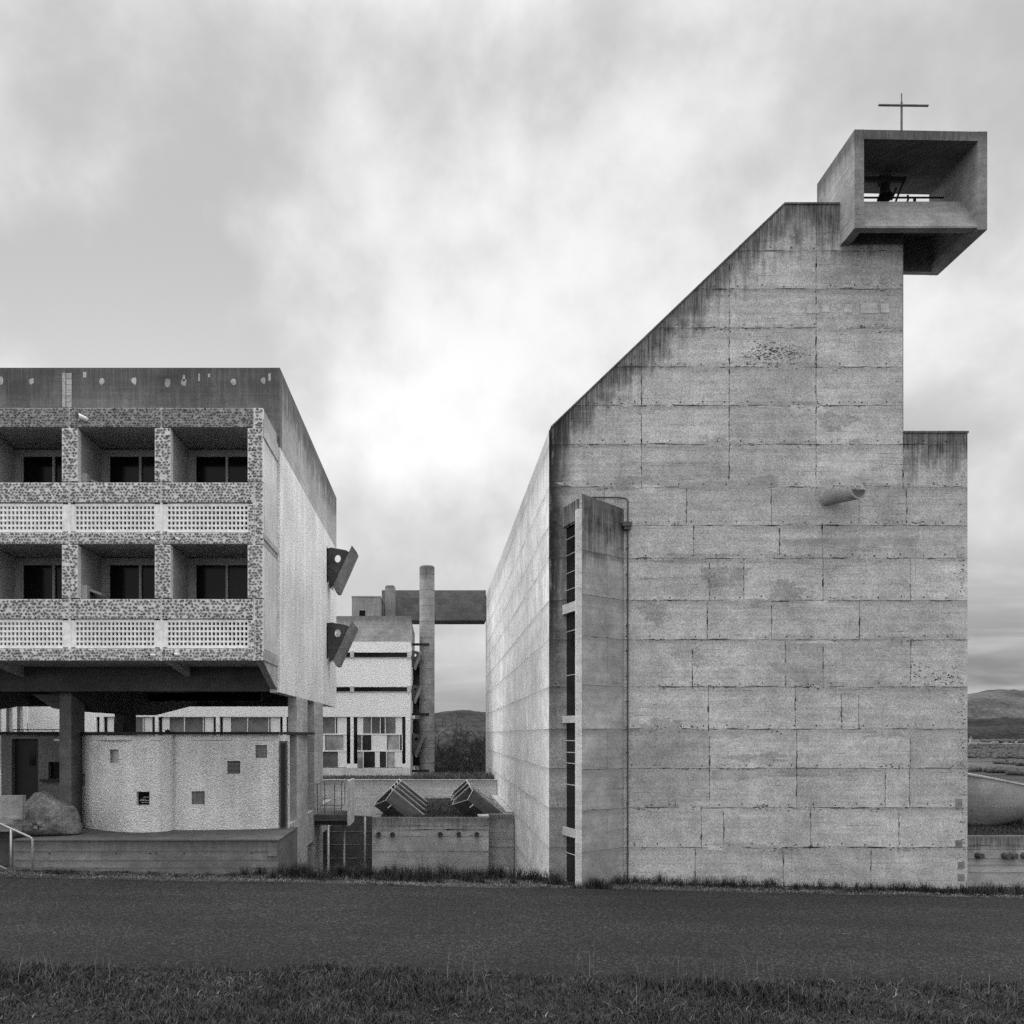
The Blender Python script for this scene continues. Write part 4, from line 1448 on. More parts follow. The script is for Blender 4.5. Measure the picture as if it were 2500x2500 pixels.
gate = thing('gatehouse', 'dark roughcast gatehouse with black door, far left behind the column', 'gatehouse', (-12, 24, -2.5))
gx = lambda s_: X(s_, 24.0)
zgt = Zz(1795, 24.0)
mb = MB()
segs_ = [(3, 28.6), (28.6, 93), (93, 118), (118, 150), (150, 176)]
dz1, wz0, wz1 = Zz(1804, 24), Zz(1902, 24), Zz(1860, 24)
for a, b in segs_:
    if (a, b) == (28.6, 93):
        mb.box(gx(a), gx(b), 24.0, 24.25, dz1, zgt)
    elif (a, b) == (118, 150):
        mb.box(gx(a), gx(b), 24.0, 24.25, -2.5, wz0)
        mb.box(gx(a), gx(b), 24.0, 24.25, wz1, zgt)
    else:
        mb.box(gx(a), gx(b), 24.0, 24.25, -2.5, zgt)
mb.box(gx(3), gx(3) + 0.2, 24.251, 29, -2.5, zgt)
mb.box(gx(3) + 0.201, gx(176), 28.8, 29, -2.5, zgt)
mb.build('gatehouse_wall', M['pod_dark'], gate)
mb = MB()
mb.box(gx(28.6), gx(93), 24.18, 24.24, -2.5, dz1 - 0.002)
mb.box(gx(64), gx(80), 24.172, 24.18, -0.9, -0.3, 1)
mb.build('door', [M['black'], M['glass']], gate)
mb = MB()
mb.box(gx(118), gx(150), 24.16, 24.2, wz0, wz1)
gw = mb.build('hatch_window', M['glass'], gate)
mb = MB()
mb.box(gx(103), gx(150), 23.82, 23.997, wz0 - 0.06, wz0 - 0.005)
mb.build('hatch_shelf', M['metal_dark'], gw)
mb = MB()
mb.box(gx(-2), gx(182), 23.9, 29.05, zgt + 0.003, zgt + 0.1)
mb.tube([(gx(22), 24.2, zgt + 0.16), (gx(145), 24.2, zgt + 0.16)], 0.012, 5)
for s_ in (24, 48, 60, 120, 124, 144):
    mb.tube([(gx(s_), 24.2, zgt + 0.1), (gx(s_), 24.2, zgt + 0.17)], 0.01, 5)
mb.build('flat_roof', M['rooffelt'], gate)
mb = MB()
mb.box(gx(132), gx(150), 23.985, 23.998, Zz(1809, 24), Zz(1804, 24))
mb.build('clerestory_slit', M['frame_white'], gate)

# sprayed-concrete boulder on the plinth
Rk = random.Random(12)
outline = [(20, 2042), (24, 1995), (40, 1968), (62, 1952), (70, 1940), (82, 1935), (94, 1934), (103, 1938), (113, 1948), (128, 1954), (146, 1962), (160, 1968), (172, 1972), (178, 1985), (180, 2010), (181, 2037), (170, 2042)]
mb = MB()
Yb = 20.75
cxb, czb = X(100, Yb), Zz(2030, Yb)
rings = 23
vs = []
n = 0
fine = []
for i in range(len(outline)):
    a, b = outline[i], outline[(i + 1) % len(outline)]
    for t in range(3):
        fine.append((a[0] + (b[0] - a[0]) * t / 3 + Rk.uniform(-1, 1), min(2042, a[1] + (b[1] - a[1]) * t / 3 + Rk.uniform(-1, 1))))
n = len(fine)
def lump(x, z, s):
    return (math.sin(x * 2.3 + s) * math.cos(z * 2.9 - s) + 0.45 * math.sin(x * 31 + z * 17 + s) * math.sin(z * 27 - x * 13) + 0.5 * abs(math.sin(x * 15 + z * 8 + s)) * math.cos(z * 14 - x * 3) + 0.3 * abs(math.sin(x * 8 - z * 6)) + 0.6 * math.sin(x * 5.1 - z * 4.3 + 2 * s) + 0.35 * math.sin(x * 11 + z * 9 + s) + 0.2 * math.cos(x * 19 - z * 23)) / 2


for k in range(rings):
    ph = k / (rings - 1) * math.pi
    yy = -math.cos(ph)
    sc = (math.sin(ph) ** 0.7) if 0 < k < rings - 1 else 0.12
    for (a, b) in fine:
        x_, z_ = X(a, Yb), max(Zz(b, Yb), -2.52)
        bot = -2.52
        px, pz = cxb + (x_ - cxb) * sc, bot + 0.25 + (z_ - bot - 0.25) * sc
        pz = max(pz, -2.54)
        w_ = 1 - abs(yy) * 0.0
        vs.append((px + 0.05 * lump(pz, yy, 4), Yb + yy * 0.52 + 0.25 + 0.13 * lump(px, pz, 1.0 if yy < 0 else 3.0) * w_, pz + (0.04 * lump(px, yy, 2) if pz > -2.4 else 0)))
fs = [(k * n + i, k * n + (i + 1) % n, (k + 1) * n + (i + 1) % n, (k + 1) * n + i) for k in range(rings - 1) for i in range(n)]
fs += [tuple(range(n)), tuple((rings - 1) * n + i for i in range(n))]
mb.add(vs, fs)
bo = mb.build('concrete_boulder', M['rock'], None, smooth=True, loc=(cxb, Yb, -2.5))
tag(bo, 'rough boulder-like lump of sprayed concrete sitting on the plinth beside the column', 'sculpture')

mb = MB()
mb.extr([(-11.8, 20.15, -1.5), (X(63, 20.3), 20.15, Zz(1941, 20.3)), (X(61, 20.3), 20.15, Zz(1998, 20.3)), (-11.8, 20.15, -2.18)], (0, 0.16, 0))
mb.box(-11.8, X(45, 20.3), 20.32, 22.0, -2.35, -2.2)
ra = mb.build('ramp_parapet', M['plinth_bare'], None, loc=(-10.8, 20.2, -2.2))
tag(ra, 'grey concrete parapet of the entrance footbridge at the left edge beside the boulder', 'parapet')

hr_ = thing('handrail', 'pale bent tube handrail at the head of the sunken stair, bottom left', 'handrail', (X(79, 19.7), 19.7, -3.25))
yh = 19.7
hp3 = lambda a, b: (X(a, yh), yh, Zz(b, yh))
mb = MB()
mb.tube([hp3(-60, 1985), hp3(0, 2011), hp3(70, 2042), hp3(76, 2045.5), hp3(79, 2050), hp3(79.6, 2056), hp3(79.5, 2130)], 0.026, 10)
mb.build('top_rail', M['metal_light'], hr_, smooth=True)
mb = MB()
mb.tube([hp3(27, 2022), hp3(27, 2130)], 0.025, 10)
mb.build('rail_post', M['metal_light'], hr_, smooth=True)
mb = MB()
mb.tube([hp3(-60, 2086), hp3(16, 2122)], 0.02, 10)
mb.build('lower_rail', M['metal_light'], hr_, smooth=True)
mb = MB()
mb.box(-16, PX0 - 0.02, 21.0, 21.2, -6, -2.37)  # added dark wall, stands for the shade in the stair void
sw = mb.build('stair_shade_wall', M['beam'], None, loc=(-11.3, 21.0, -6))
tag(sw, 'dark wall added behind the sunken stair to stand for the shade under the footbridge', 'wall')

# ================================================================== COURTYARD: REAR WING, CHIMNEY, BRIDGE BEAM
YR = 41.0
rz = lambda sy: Zz(sy, YR)
rx = lambda sx: X(sx, YR)
XR0, XR1 = rx(68), rx(1001.6)
rear = thing('rear_wing', 'far courtyard wing of white roughcast with dark strip windows and mullioned ground floor', 'building', (-8, 41, -2.04))
mb = MB()
mb.box(XR0, XR1, YR, YR + 0.3, rz(1566), rz(1504))
mb.box(XR1 - 0.3, XR1, YR + 0.302, 48.6, rz(1566), rz(1504))
mb.build('roof_parapet', M['rear_conc'], rear)
mb = MB()
for a, b in ((1566.2, 1592.7), (1604.5, 1677), (1688, 1750)):
    mb.box(XR0, XR1 - 0.002, YR + 0.004, YR + 0.3, rz(b), rz(a))
    mb.box(XR1 - 0.3, XR1 - 0.003, YR + 0.302, 48.6, rz(b), rz(a))
mb.build('white_wall', M['white_far'], rear)
for a, b in ((1592.7, 1604.5), (1677, 1688)):
    mb = MB()
    mb.box(XR0, XR1 - 0.1, YR + 0.14, YR + 0.2, rz(b), rz(a))
    w = mb.build('strip_window', M['glass'], rear)
    mb = MB()
    mb.box(XR0, XR1 - 0.004, YR - 0.03, YR + 0.28, rz(b) - 0.03, rz(b) - 0.001)
    mb.build('sill', M['rear_conc'], w)
    for s_ in (470, 610, 855, 994):
        mb = MB()
        mb.box(rx(s_), rx(s_ + 9), YR - 0.05, YR + 0.25, rz(b + 1.2), rz(a - 2.6))
        mb.build('spacer_block', M['conc_light'], w)
mb = MB()
mb.box(XR0, XR1 - 0.004, YR + 0.002, YR + 0.28, -6, rz(1875))
mb.box(XR0, XR1 - 0.5, YR + 1.4, 48.5, -6, rz(1566))
mb.box(XR1 - 0.3, XR1 - 0.006, YR + 0.304, 48.5, -6, rz(1750))
mb.build('base_wall', M['conc_light'], rear)
slits = [(235, 243), (252.5, 261), (370, 378), (386, 395), (520, 527), (536, 543), (683, 690), (699, 707), (846, 855.4), (863, 872), (981.6, 990)]
zw0, zw1 = rz(1875), rz(1750)
posts = [(68, 235), (243, 252.5), (378, 386), (527, 536), (690, 699), (855.4, 863), (990, 1001.4)]
for a, b in posts:
    mb = MB()
    mb.box(rx(a), rx(b), YR + 0.006, YR + 0.28, zw0 + 0.001, zw1 - 0.001)
    mb.build('mullion_post', M['white_far'], rear)
for a, b in slits:
    mb = MB()
    mb.box(rx(a), rx(b), YR + 0.006, YR + 0.28, zw0 + 0.001, rz(1865))
    mb.build('slit_sill', M['white_far'], rear)
    mb = MB()
    mb.box(rx(a), rx(b), YR + 0.18, YR + 0.22, rz(1865) + 0.001, zw1 - 0.001)
    mb.build('vent_slit', M['glass'], rear)
r1, r2 = 1792.5, 1833.5
winspec = [(261, 370), (395, 520), (543, 683), (707, 846), (872, 981.6)]
special = {4: [(0, .13, 1, 'w'), (.13, .31, 1, 'g'), (.33, .51, 1, 'g'), (.51, .62, 1, 'd'), (.62, .86, 1, 'g'), (.86, 1, 1, 'w'),
               (0, .10, 2, 'g'), (.10, .32, 2, 'd'), (.32, .66, 2, 'w'), (.68, .94, 2, 'l'), (.94, 1, 2, 'd'),
               (0, .13, 3, 'l'), (.13, .40, 3, 'd'), (.40, .50, 3, 'w'), (.50, .65, 3, 'd'), (.67, .84, 3, 'l'), (.84, 1, 3, 'w')]}
for wi, (a, b) in enumerate(winspec):
    spec_ = special.get(wi) or [(0, .14, 1, 'w'), (.14, .43, 1, 'g'), (.45, .80, 1, 'g'), (.80, .84, 1, 'd'), (.84, 1, 1, 'w'),
                                (0, .45, 2, 'l'), (.45, .62, 2, 'w'), (.64, .95, 2, 'l'), (.95, 1, 2, 'w'), (0, .2, 3, 'w'), (.2, .5, 3, 'l'), (.52, .85, 3, 'g'), (.85, 1, 3, 'w')]
    wo_ = part('mullioned_window', rear)
    rowz = {1: (r1, 1750), 2: (r2, r1), 3: (1875, r2)}
    fr = MB()
    for q in (r1, r2):
        fr.box(rx(a), rx(b), YR + 0.06, YR + 0.16, rz(q) - 0.03, rz(q) + 0.03)
    for u0, u1, rw_, k in spec_:
        lo, hi = rowz[rw_]
        x0_, x1_ = rx(a + (b - a) * u0), rx(a + (b - a) * u1)
        if k == 'w':
            fr.box(x0_, x1_, YR + 0.08, YR + 0.13, rz(lo) + 0.03, rz(hi) - 0.03)
        else:
            fr.box(x1_ - 0.012, x1_ + 0.022, YR + 0.065, YR + 0.15, rz(lo) + 0.03, rz(hi) - 0.03)
    fr.build('frame', M['frame_white'], wo_)
    for u0, u1, rw_, k in spec_:
        if k == 'w':
            continue
        lo, hi = rowz[rw_]
        x0_, x1_ = rx(a + (b - a) * u0), rx(a + (b - a) * u1)
        gl = MB()
        gl.quad((x0_, YR + 0.12, rz(lo) + 0.03), (x1_ - 0.012, YR + 0.12, rz(lo) + 0.03), (x1_ - 0.012, YR + 0.12, rz(hi) - 0.03), (x0_, YR + 0.12, rz(hi) - 0.03), 0, {'g': -0.05, 'l': 1.5, 'd': -0.8}[k])
        gl.build('pane', M['glass_grey'], wo_)
for z0_, z1_, sc_ in ((1633, 1587, 0.5), (1715.6, 1671, 0.5), (1846, 1789, 0.66)):
    visor(43.2, Zz(z0_, 43.2), Zz(z1_, 43.2), rear, XR1, sc_)
mb = MB()
for (a, b) in ((1580, 1740), (1750, 1880)):
    mb.box(XR1 + 0.001, XR1 + 0.03, 45.2, 45.9, rz(b), rz(a))
    mb.box(XR1 + 0.001, XR1 + 0.34, 46.6, 46.75, rz(b), rz(a))
mb.build('corner_slot', M['glass'], rear)
# roof-top hut, vent stack
hut = part('roof_hut', rear)
mb = MB()
h0, h1 = X(859, 44), X(929, 44)
wa, wb, wc, wd = X(877, 44), X(892, 44), Zz(1504, 44), Zz(1490, 44)
zt_ = Zz(1458, 44)
mb.box(h0, wa, 44, 44.2, 5.2, zt_)
mb.box(wb, h1, 44, 44.2, 5.2, zt_)
mb.box(wa, wb, 44, 44.2, wd, zt_)
mb.box(wa, wb, 44, 44.2, 5.2, wc)
mb.box(h1 - 0.2, h1, 44.201, 46.5, 5.2, zt_)
mb.box(h0, h0 + 0.2, 44.201, 46.5, 5.2, zt_)
mb.box(h0 + 0.201, h1 - 0.201, 46.3, 46.5, 5.2, zt_)
mb.box(h0 - 0.02, h1 + 0.02, 43.98, 46.52, zt_ + 0.002, zt_ + 0.06)
mb.build('hut_wall', M['rear_conc'], hut)
mb = MB()
mb.box(wa, wb, 44.1, 44.15, wc, wd)
mb.build('hut_window', M['glass'], hut)
mb = MB()
mb.box(X(940, 45), X(964, 45), 45, 45.6, 5.2, Zz(1431.5, 45))
mb.box(X(943, 45), X(961, 45), 44.98, 45.62, Zz(1431.5, 45) + 0.002, Zz(1429, 45))
mb.build('vent_stack', M['rear_conc'], rear)

# side wing closing the courtyard on the left
side = thing('courtyard_wing', 'white courtyard wall with slit windows seen beneath the raised wing, far left', 'building', (XR0 - 2, 37, -2.04))
mb = MB()
mb.box(XR0 - 0.3, XR0 - 0.01, 34.3, YR, Zz(1750, YR) + 0.55, 3.0)
mb.box(XR0 - 0.3, XR0 - 0.01, 34.3, YR, -6, -1.6)
for k in range(7):
    y0_ = YR - 0.45 - k * 1.0
    mb.box(XR0 - 0.3, XR0 - 0.012, y0_, y0_ + 0.42, -1.6, Zz(1750, YR) + 0.55)
mb.build('side_wall', M['white_far'], side)
mb = MB()
mb.box(XR0 - 0.2, XR0 - 0.16, 34.3, YR, -1.6, Zz(1750, YR) + 0.55)
mb.build('slit_window', M['glass_grey'], side)

chim = thing('chimney', 'tall round concrete chimney stack of cast drums in front of the bridge beam', 'chimney', (X(1042.5, 44), 44, -3))
mb = MB()
xc = X(1042.5, 44)
zt_ = Zz(1383, 44)
pts, rs = [(xc, 44, -6)], [0.395]
z_ = -5.6
while z_ < zt_ - 0.3:
    pts += [(xc, 44, z_ - 0.012), (xc, 44, z_ - 0.006), (xc, 44, z_ + 0.006), (xc, 44, z_ + 0.012)]
    rs += [0.395, 0.375, 0.375, 0.395]
    z_ += 0.82
pts += [(xc, 44, zt_ - 0.06), (xc, 44, zt_)]
rs += [0.395, 0.36]
mb.tube(pts, rs, 32)
mb.build('stack', M['chimney'], chim)
for s_ in (1574, 1743, 1880):
    z_ = Zz(s_, 44)
    mb = MB()
    mb.box(XR1 - 0.05, xc + 0.12, 43.55, 43.62, z_ - 0.09, z_ + 0.03)
    mb.build('wall_tie', M['metal_dark'], chim)
mb = MB()
mb.box(X(932, 46.5), CL - 0.025, 46.5, 48.2, Zz(1514.5, 46.5), Zz(1441, 46.5))
bb = mb.build('bridge_beam', M['beam'], None, loc=(0, 46.5, 6.3))
tag(bb, 'deep dark concrete beam bridging from the rear wing roof to the church wall', 'beam')

# ================================================================== SACRISTY WITH ITS ROOF LIGHTS, TERRACE WALL
YS = 28.4
sacr = thing('sacristy', 'low concrete sacristy block with drain stubs and grassed roof between wing and church', 'building', (-0.3, YS, -4))
sxx = lambda s_: X(s_, YS)
sz = lambda s_: Zz(s_, YS)
x0s, x1s = sxx(908.5), sxx(1193)
zs_top = sz(1996)
fsac = lambda u, z, o: (u, YS - o, z)
srows = [zs_top + 0.3, sz(2016), sz(2026), sz(2042), sz(2079), sz(2130), -6.2]
mb = MB()
panel_wall(mb, fsac, [[(x0s, -6.2), (x1s, -6.2), (x1s, zs_top), (x0s, zs_top)]], srows,
           [[-9, sxx(1014), sxx(1105), 9], [-9, sxx(974), sxx(1080), 9], [-9, sxx(974), 9], [-9, 9], [-9, sxx(1031), sxx(1070), 9], [-9, sxx(1031), 9]],
           gap=0.006, relief=0.006, vgap=0.007, seed=41, tone=0.04, strip=0.12)
mb.box(x0s, x1s, YS, YS + 0.25, -6.2, zs_top - 0.002, 1)
fin_attr(mb)
mb.build('front_wall', [M['sacristy'], M['joint']], sacr)
mb = MB()
mb.box(x0s, x0s + 0.25, YS + 0.252, 37.68, -6.2, zs_top - 0.01)
mb.build('side_wall', M['sacristy'], sacr)
mb = MB()
mb.box(x1s + 0.005, CL - 0.03, 29.1, 29.35, -6.2, Zz(1988, 29.1))
for q in (2014, 2032, 2050, 2118):
    mb.box(x1s + 0.005, CL - 0.03, 29.085, 29.1, Zz(q, 29.1) - 0.25 if q != 2118 else -6.2, Zz(q, 29.1) - 0.012)
mb.build('set_back_wall', M['sacristy'], sacr)
mb = MB()
mb.box(x0s + 0.26, CL - 0.03, 29.36, 37.68, -3.2, -2.88)
mb.box(x0s + 0.26, x1s, YS + 0.255, 29.35, -3.2, -2.89)
mb.build('roof', M['ground'], sacr)
mb = MB()
mb.box(CL - 0.28, CL - 0.03, 29.36, 37.68, -2.88, -2.70)
mb.box(x1s - 0.35, x1s + 0.02, YS + 0.02, YS + 0.75, zs_top, zs_top + 0.05)
mb.build('kerb', M['conc'], sacr)
for s_ in (925, 958.5, 1075, 1120, 1164):
    mb = MB()
    c = Vector((sxx(s_), YS + 0.02, sz(2036)))
    mb.tube([c, c + Vector((0, -0.14, -0.01))], 0.078, 16, 0)
    mb.tube([c + Vector((0, -0.135, -0.01)), c + Vector((0, -0.146, -0.01))], 0.06, 16, 1)
    mb.tube([c + Vector((0, -0.140, -0.03)), c + Vector((0, -0.152, -0.03))], 0.045, 12, 0)
    mb.build('drain_stub', [M['conc_dark'], M['black']], sacr)


def make_skylight(cross, name, label, group):
    """slanting light tube, local origin at the top corner of its mouth; cross = mouth outline as (down-slope a, axis offset b, depth y)"""
    o = thing(name, label, 'roof light', (0, 0, 0), group)
    v1, ax = Vector((-0.71, 0, -0.70)), Vector((0.77, 0, -0.63))
    L = 2.1
    ring0 = [v1 * a + ax * b + Vector((0, y, 0)) for a, b, y in cross]
    ring1 = [v1 * a + ax * L + Vector((0, y, 0)) for a, b, y in cross]
    n = len(cross)
    mb = MB()
    cen = sum(ring0, Vector()) / n
    inner = [cen + (p - cen) * 0.86 + ax * 0.0 for p in ring0]
    deep = [p + ax * 0.9 for p in inner]
    mb.add(ring0 + ring1, [(i, (i + 1) % n, n + (i + 1) % n, n + i) for i in range(n)])
    mb.add(ring0 + inner, [(i, (i + 1) % n, n + (i + 1) % n, n + i) for i in range(n)])
    mb.add(inner + deep, [(i, (i + 1) % n, n + (i + 1) % n, n + i) for i in range(n)] + [tuple(n + i for i in range(n))])
    mb.build('light_tube', M['skylight'], o)
    mb = MB()
    loop = [p - ax * 0.01 for p in ring0]
    mb.tube(loop + [loop[0]], 0.016, 5)
    mb.tube([ring0[0] + Vector((0, -0.01, 0.012)), ring1[0] + Vector((0, -0.01, 0.012))], 0.018, 5)
    mb.build('rim', M['rim'], o)
    mb = MB()
    p = ring0[-3] + ax * 0.25 if n > 4 else ring0[2] + ax * 0.3
    mb.tube([p, p + Vector((-0.12, -0.06, -0.10))], 0.02, 5)
    mb.build('drip_pipe', M['rim'], o)
    return o


crossL = [(0.0, 0.0, 0.0), (0.02, 0.11, -0.22), (0.43, 0.18, -0.42), (0.86, 0.02, -0.12), (0.74, -0.01, 0.10)]
sk0 = make_skylight(crossL, 'roof_light', 'slanting roof light, nearest of the left row on the sacristy roof', 'slanting light tubes on the sacristy roof')
names = ['nearest', 'second from the front', 'third from the front', 'farthest']
for k in range(4):
    o = sk0 if k == 0 else dup(sk0)
    o.location = Vector((-1.70 + 0.005 * k, 29.75 + 1.95 * k, -1.90 + E))
    o['label'] = 'dark slanting concrete roof light, %s in the left row of four' % names[k]
crossR = [(0.0, 0.0, 0.0), (0.05, 0.16, -0.30), (0.42, 0.26, -0.52), (0.92, 0.02, -0.20), (0.72, -0.03, 0.05)]
sk1 = make_skylight(crossR, 'roof_light', 'slanting roof light, nearest of the right row on the sacristy roof', 'slanting light tubes on the sacristy roof')
names = ['nearest', 'middle one', 'farthest']
for k in range(3):
    o = sk1 if k == 0 else dup(sk1)
    o.location = Vector((1.10, 29.9 + 1.95 * k, -1.84 + E))
    o['label'] = 'dark slanting concrete roof light, %s in the right row of three beside the church' % names[k]

mb = MB()
YT = 37.7
tz = Zz(1903.5, YT)
mb.box(X(740, YT), CL - 0.03, YT, YT + 0.3, -6, tz - 0.03)
mb.box(X(740, YT), CL - 0.03, YT + 0.302, 40.98, -6, tz - 0.05)
mb.box(X(740, YT), CL - 0.03, YT - 0.012, YT + 0.31, tz - 0.028, tz + 0.0)
tw = mb.build('terrace_wall', concrete('concrete_terrace', 0.58, 'h', 0.3, tz, 0.5, 0.4, 0.3), None, loc=(-1.5, YT, -4))
tag(tw, 'pale concrete terrace wall with grassy top behind the slanting roof lights', 'wall')
mb = MB()
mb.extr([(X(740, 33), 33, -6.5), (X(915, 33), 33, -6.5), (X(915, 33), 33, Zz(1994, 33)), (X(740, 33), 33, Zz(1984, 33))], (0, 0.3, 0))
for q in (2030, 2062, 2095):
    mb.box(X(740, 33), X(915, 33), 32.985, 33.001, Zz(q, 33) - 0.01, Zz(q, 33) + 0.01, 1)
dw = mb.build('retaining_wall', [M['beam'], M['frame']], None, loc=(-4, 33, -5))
tag(dw, 'dark recessed retaining wall behind slender poles under the steel landing', 'wall')
pole0 = None
for k, (s_, dsc) in enumerate(((801.5, 'leftmost, close to the pier'), (840, 'middle one, below the landing'), (891, 'rightmost, close to the sacristy'))):
    if pole0 is None:
        mb = MB()
        mb.tube([(0, 0, -6.3), (0, 0, -2.98)], 0.042, 10)
        pole0 = mb.build('steel_pole', M['metal_light'], None, smooth=True)
        tag(pole0, '', 'pole', 'slender poles under the landing')
        o = pole0
    else:
        o = dup(pole0)
    o.location = Vector((X(s_, 27.6 + 0.9 * k), 27.6 + 0.9 * k, E - (0.0 if k < 2 else -0.1)))
    o['label'] = 'slender pale steel pole, %s' % dsc

# ================================================================== CRYPT AND ITS LIGHT CANNON ON THE RIGHT
crypt = thing('crypt', 'low board-marked concrete crypt wall with round stubs at the right edge', 'building', (16, 20.6, -3.7))
YK = 20.45
kx = lambda s_: X(s_, YK)
mb = MB()
fk = lambda u, z, o: (u, YK - o, z)
krow = [-2.2, Zz(2064, YK), Zz(2073, YK), Zz(2096, YK), Zz(2112, YK), Zz(2130, YK), -5]
panel_wall(mb, fk, [[(CR + 0.01, -5), (22, -5), (22, -2.48), (CR + 0.01, -2.48)]], krow, [[12, 17.2, 23]] * 6, gap=0.006, relief=0.006, vgap=0.007, seed=51, tone=0.04, strip=0.1)
mb.box(CR + 0.01, 22, YK, YK + 0.25, -5, -2.482, 1)
fin_attr(mb)
mb.build('crypt_wall', [M['crypt'], M['joint']], crypt)
for s_, w_ in ((2388, 0), (2453, 0), (2470, 0), (2500, 0), (2531, 0)):
    mb = MB()
    c = Vector((kx(s_) - 0.03, YK + 0.02, Zz(2088, YK)))
    mb.tube([c, c + Vector((0.045, -0.16, -0.01))], 0.075, 16, 0)
    mb.build('drain_stub', [M['conc_dark'], M['black']], crypt)
mb = MB()
mb.box(CR + 0.02, 22, YK + 0.252, 32, -5, -2.52)
mb.build('crypt_roof', M['ground'], crypt)

can = thing('light_cannon', 'big leaning conical light cannon with pale rim on the crypt roof, right edge', 'light cannon', (14.4, 24, -2.52))
n = 48
bx_, by_ = X(2372, 24), 24.0
vs0, vs1, vs2, vs3 = [], [], [], []
tx_, ty_ = 15.95, 24.0
for k in range(n):
    t = 6.28318 * k / n
    c, s_ = math.cos(t), math.sin(t)
    bxk = bx_ + c * 0.62
    vs0.append((bxk, by_ + s_ * 0.62, -2.56))
    X1 = tx_ + c * 1.50
    zz1 = -1.08 - (X1 - 14.46) * 0.215
    vs1.append((X1, ty_ + s_ * 1.25, zz1))
    vs2.append((tx_ + c * 1.42, ty_ + s_ * 1.17, zz1))
    vs3.append((bx_ + c * 0.5, by_ + s_ * 0.5, -2.3))
mb = MB()
rings_ = []
for q in range(9):
    t_ = q / 8
    bul = 0.20 * math.sin(math.pi * t_)
    rr = []
    for k in range(n):
        p0, p1 = Vector(vs0[k]), Vector(vs1[k])
        cc = Vector((bx_, by_, -2.56)).lerp(Vector((tx_, ty_, -1.4)), t_)
        p_ = p0.lerp(p1, t_)
        dr = Vector((p_.x - cc.x, p_.y - cc.y, 0)).normalized()
        rr.append(p_ + dr * bul - Vector((0, 0, 0.06 * math.sin(math.pi * t_))))
    rings_ += rr
mb.add(rings_, [(q * n + i, q * n + (i + 1) % n, (q + 1) * n + (i + 1) % n, (q + 1) * n + i) for q in range(8) for i in range(n)])
mb.add(vs2 + vs3, [(n + i, n + (i + 1) % n, (i + 1) % n, i) for i in range(n)])
mb.build('cannon_shell', M['cannon'], can, smooth=True)
mb = MB()
out_, inn_ = [(a, b, c + 0.045) for a, b, c in [(tx_ + (q[0] - tx_) * 1.025, ty_ + (q[1] - ty_) * 1.025, q[2]) for q in vs1]], [(a, b, c + 0.045) for a, b, c in vs2]
low_ = [(a, b, c - 0.045) for a, b, c in out_]
mb.add(low_ + out_ + inn_ + vs2, [(i, (i + 1) % n, n + (i + 1) % n, n + i) for i in range(n)] + [(n + i, n + (i + 1) % n, 2 * n + (i + 1) % n, 2 * n + i) for i in range(n)] + [(2 * n + i, 2 * n + (i + 1) % n, 3 * n + (i + 1) % n, 3 * n + i) for i in range(n)] + [(3 * n + i, 3 * n + (i + 1) % n, (i + 1) % n, i) for i in range(n)])
mb.build('rim', M['rim'], can)

# ================================================================== GROUND, ROAD, HILLS
rng = np.random.default_rng(3)


def g_near(x, y):
    """gentle cross fall of the road side ground (height relative to the eye)"""
    return -3.43 - 0.0208 * np.clip(x, -40, 40)


def smooth_noise(x, y, sc, seed):
    """cheap smooth pseudo noise from sines"""
    r = np.random.default_rng(seed)
    o = np.zeros_like(x, dtype=float)
    for k in range(7):
        f = sc * 1.7 ** k
        a, p = r.uniform(0, 6.28), r.uniform(0, 6.28)
        o += np.sin((x * np.cos(a) + y * np.sin(a)) * f + p) / 1.55 ** k
    return o / 2.6


def ground_h(x, y):
    near = g_near(x, y) + 0.008 * smooth_noise(x, y, 0.9, 1)
    drop = np.clip((y - 20.55) / 2.2, 0, 1)
    drop = drop * drop * (3 - 2 * drop)
    far = np.interp(y, [24, 40, 47, 80, 150, 400, 900, 2200, 2600, 6000, 9000], [-6.2, -6.4, -4.6, -6.0, -13, -18.5, -20, -25, -22, -20, -20])
    far = far + np.clip((y - 60) / 300, 0, 1) * 2.0 * smooth_noise(x, y, 0.006, 2)
    return near * (1 - drop) + far * drop


ys = np.concatenate([np.linspace(-60, 6, 12), np.linspace(8, 26, 73), np.geomspace(28, 9000, 90)])
tt = np.linspace(-1.25, 1.25, 221)
YY, TT = np.meshgrid(ys, tt, indexing='ij')
XX = TT * np.maximum(np.abs(YY), 45.0)
ZZ = ground_h(XX, YY) + E
nv, nt_ = len(ys), len(tt)
idx = np.arange(nv * nt_).reshape(nv, nt_)
quads = np.stack([idx[:-1, :-1], idx[:-1, 1:], idx[1:, 1:], idx[1:, :-1]], -1).reshape(-1, 4)
go = fast_mesh('ground', np.stack([XX, YY, ZZ], -1).reshape(-1, 3), quads, np.zeros((0, 3), int), [M['ground']])
go['kind'] = 'structure'

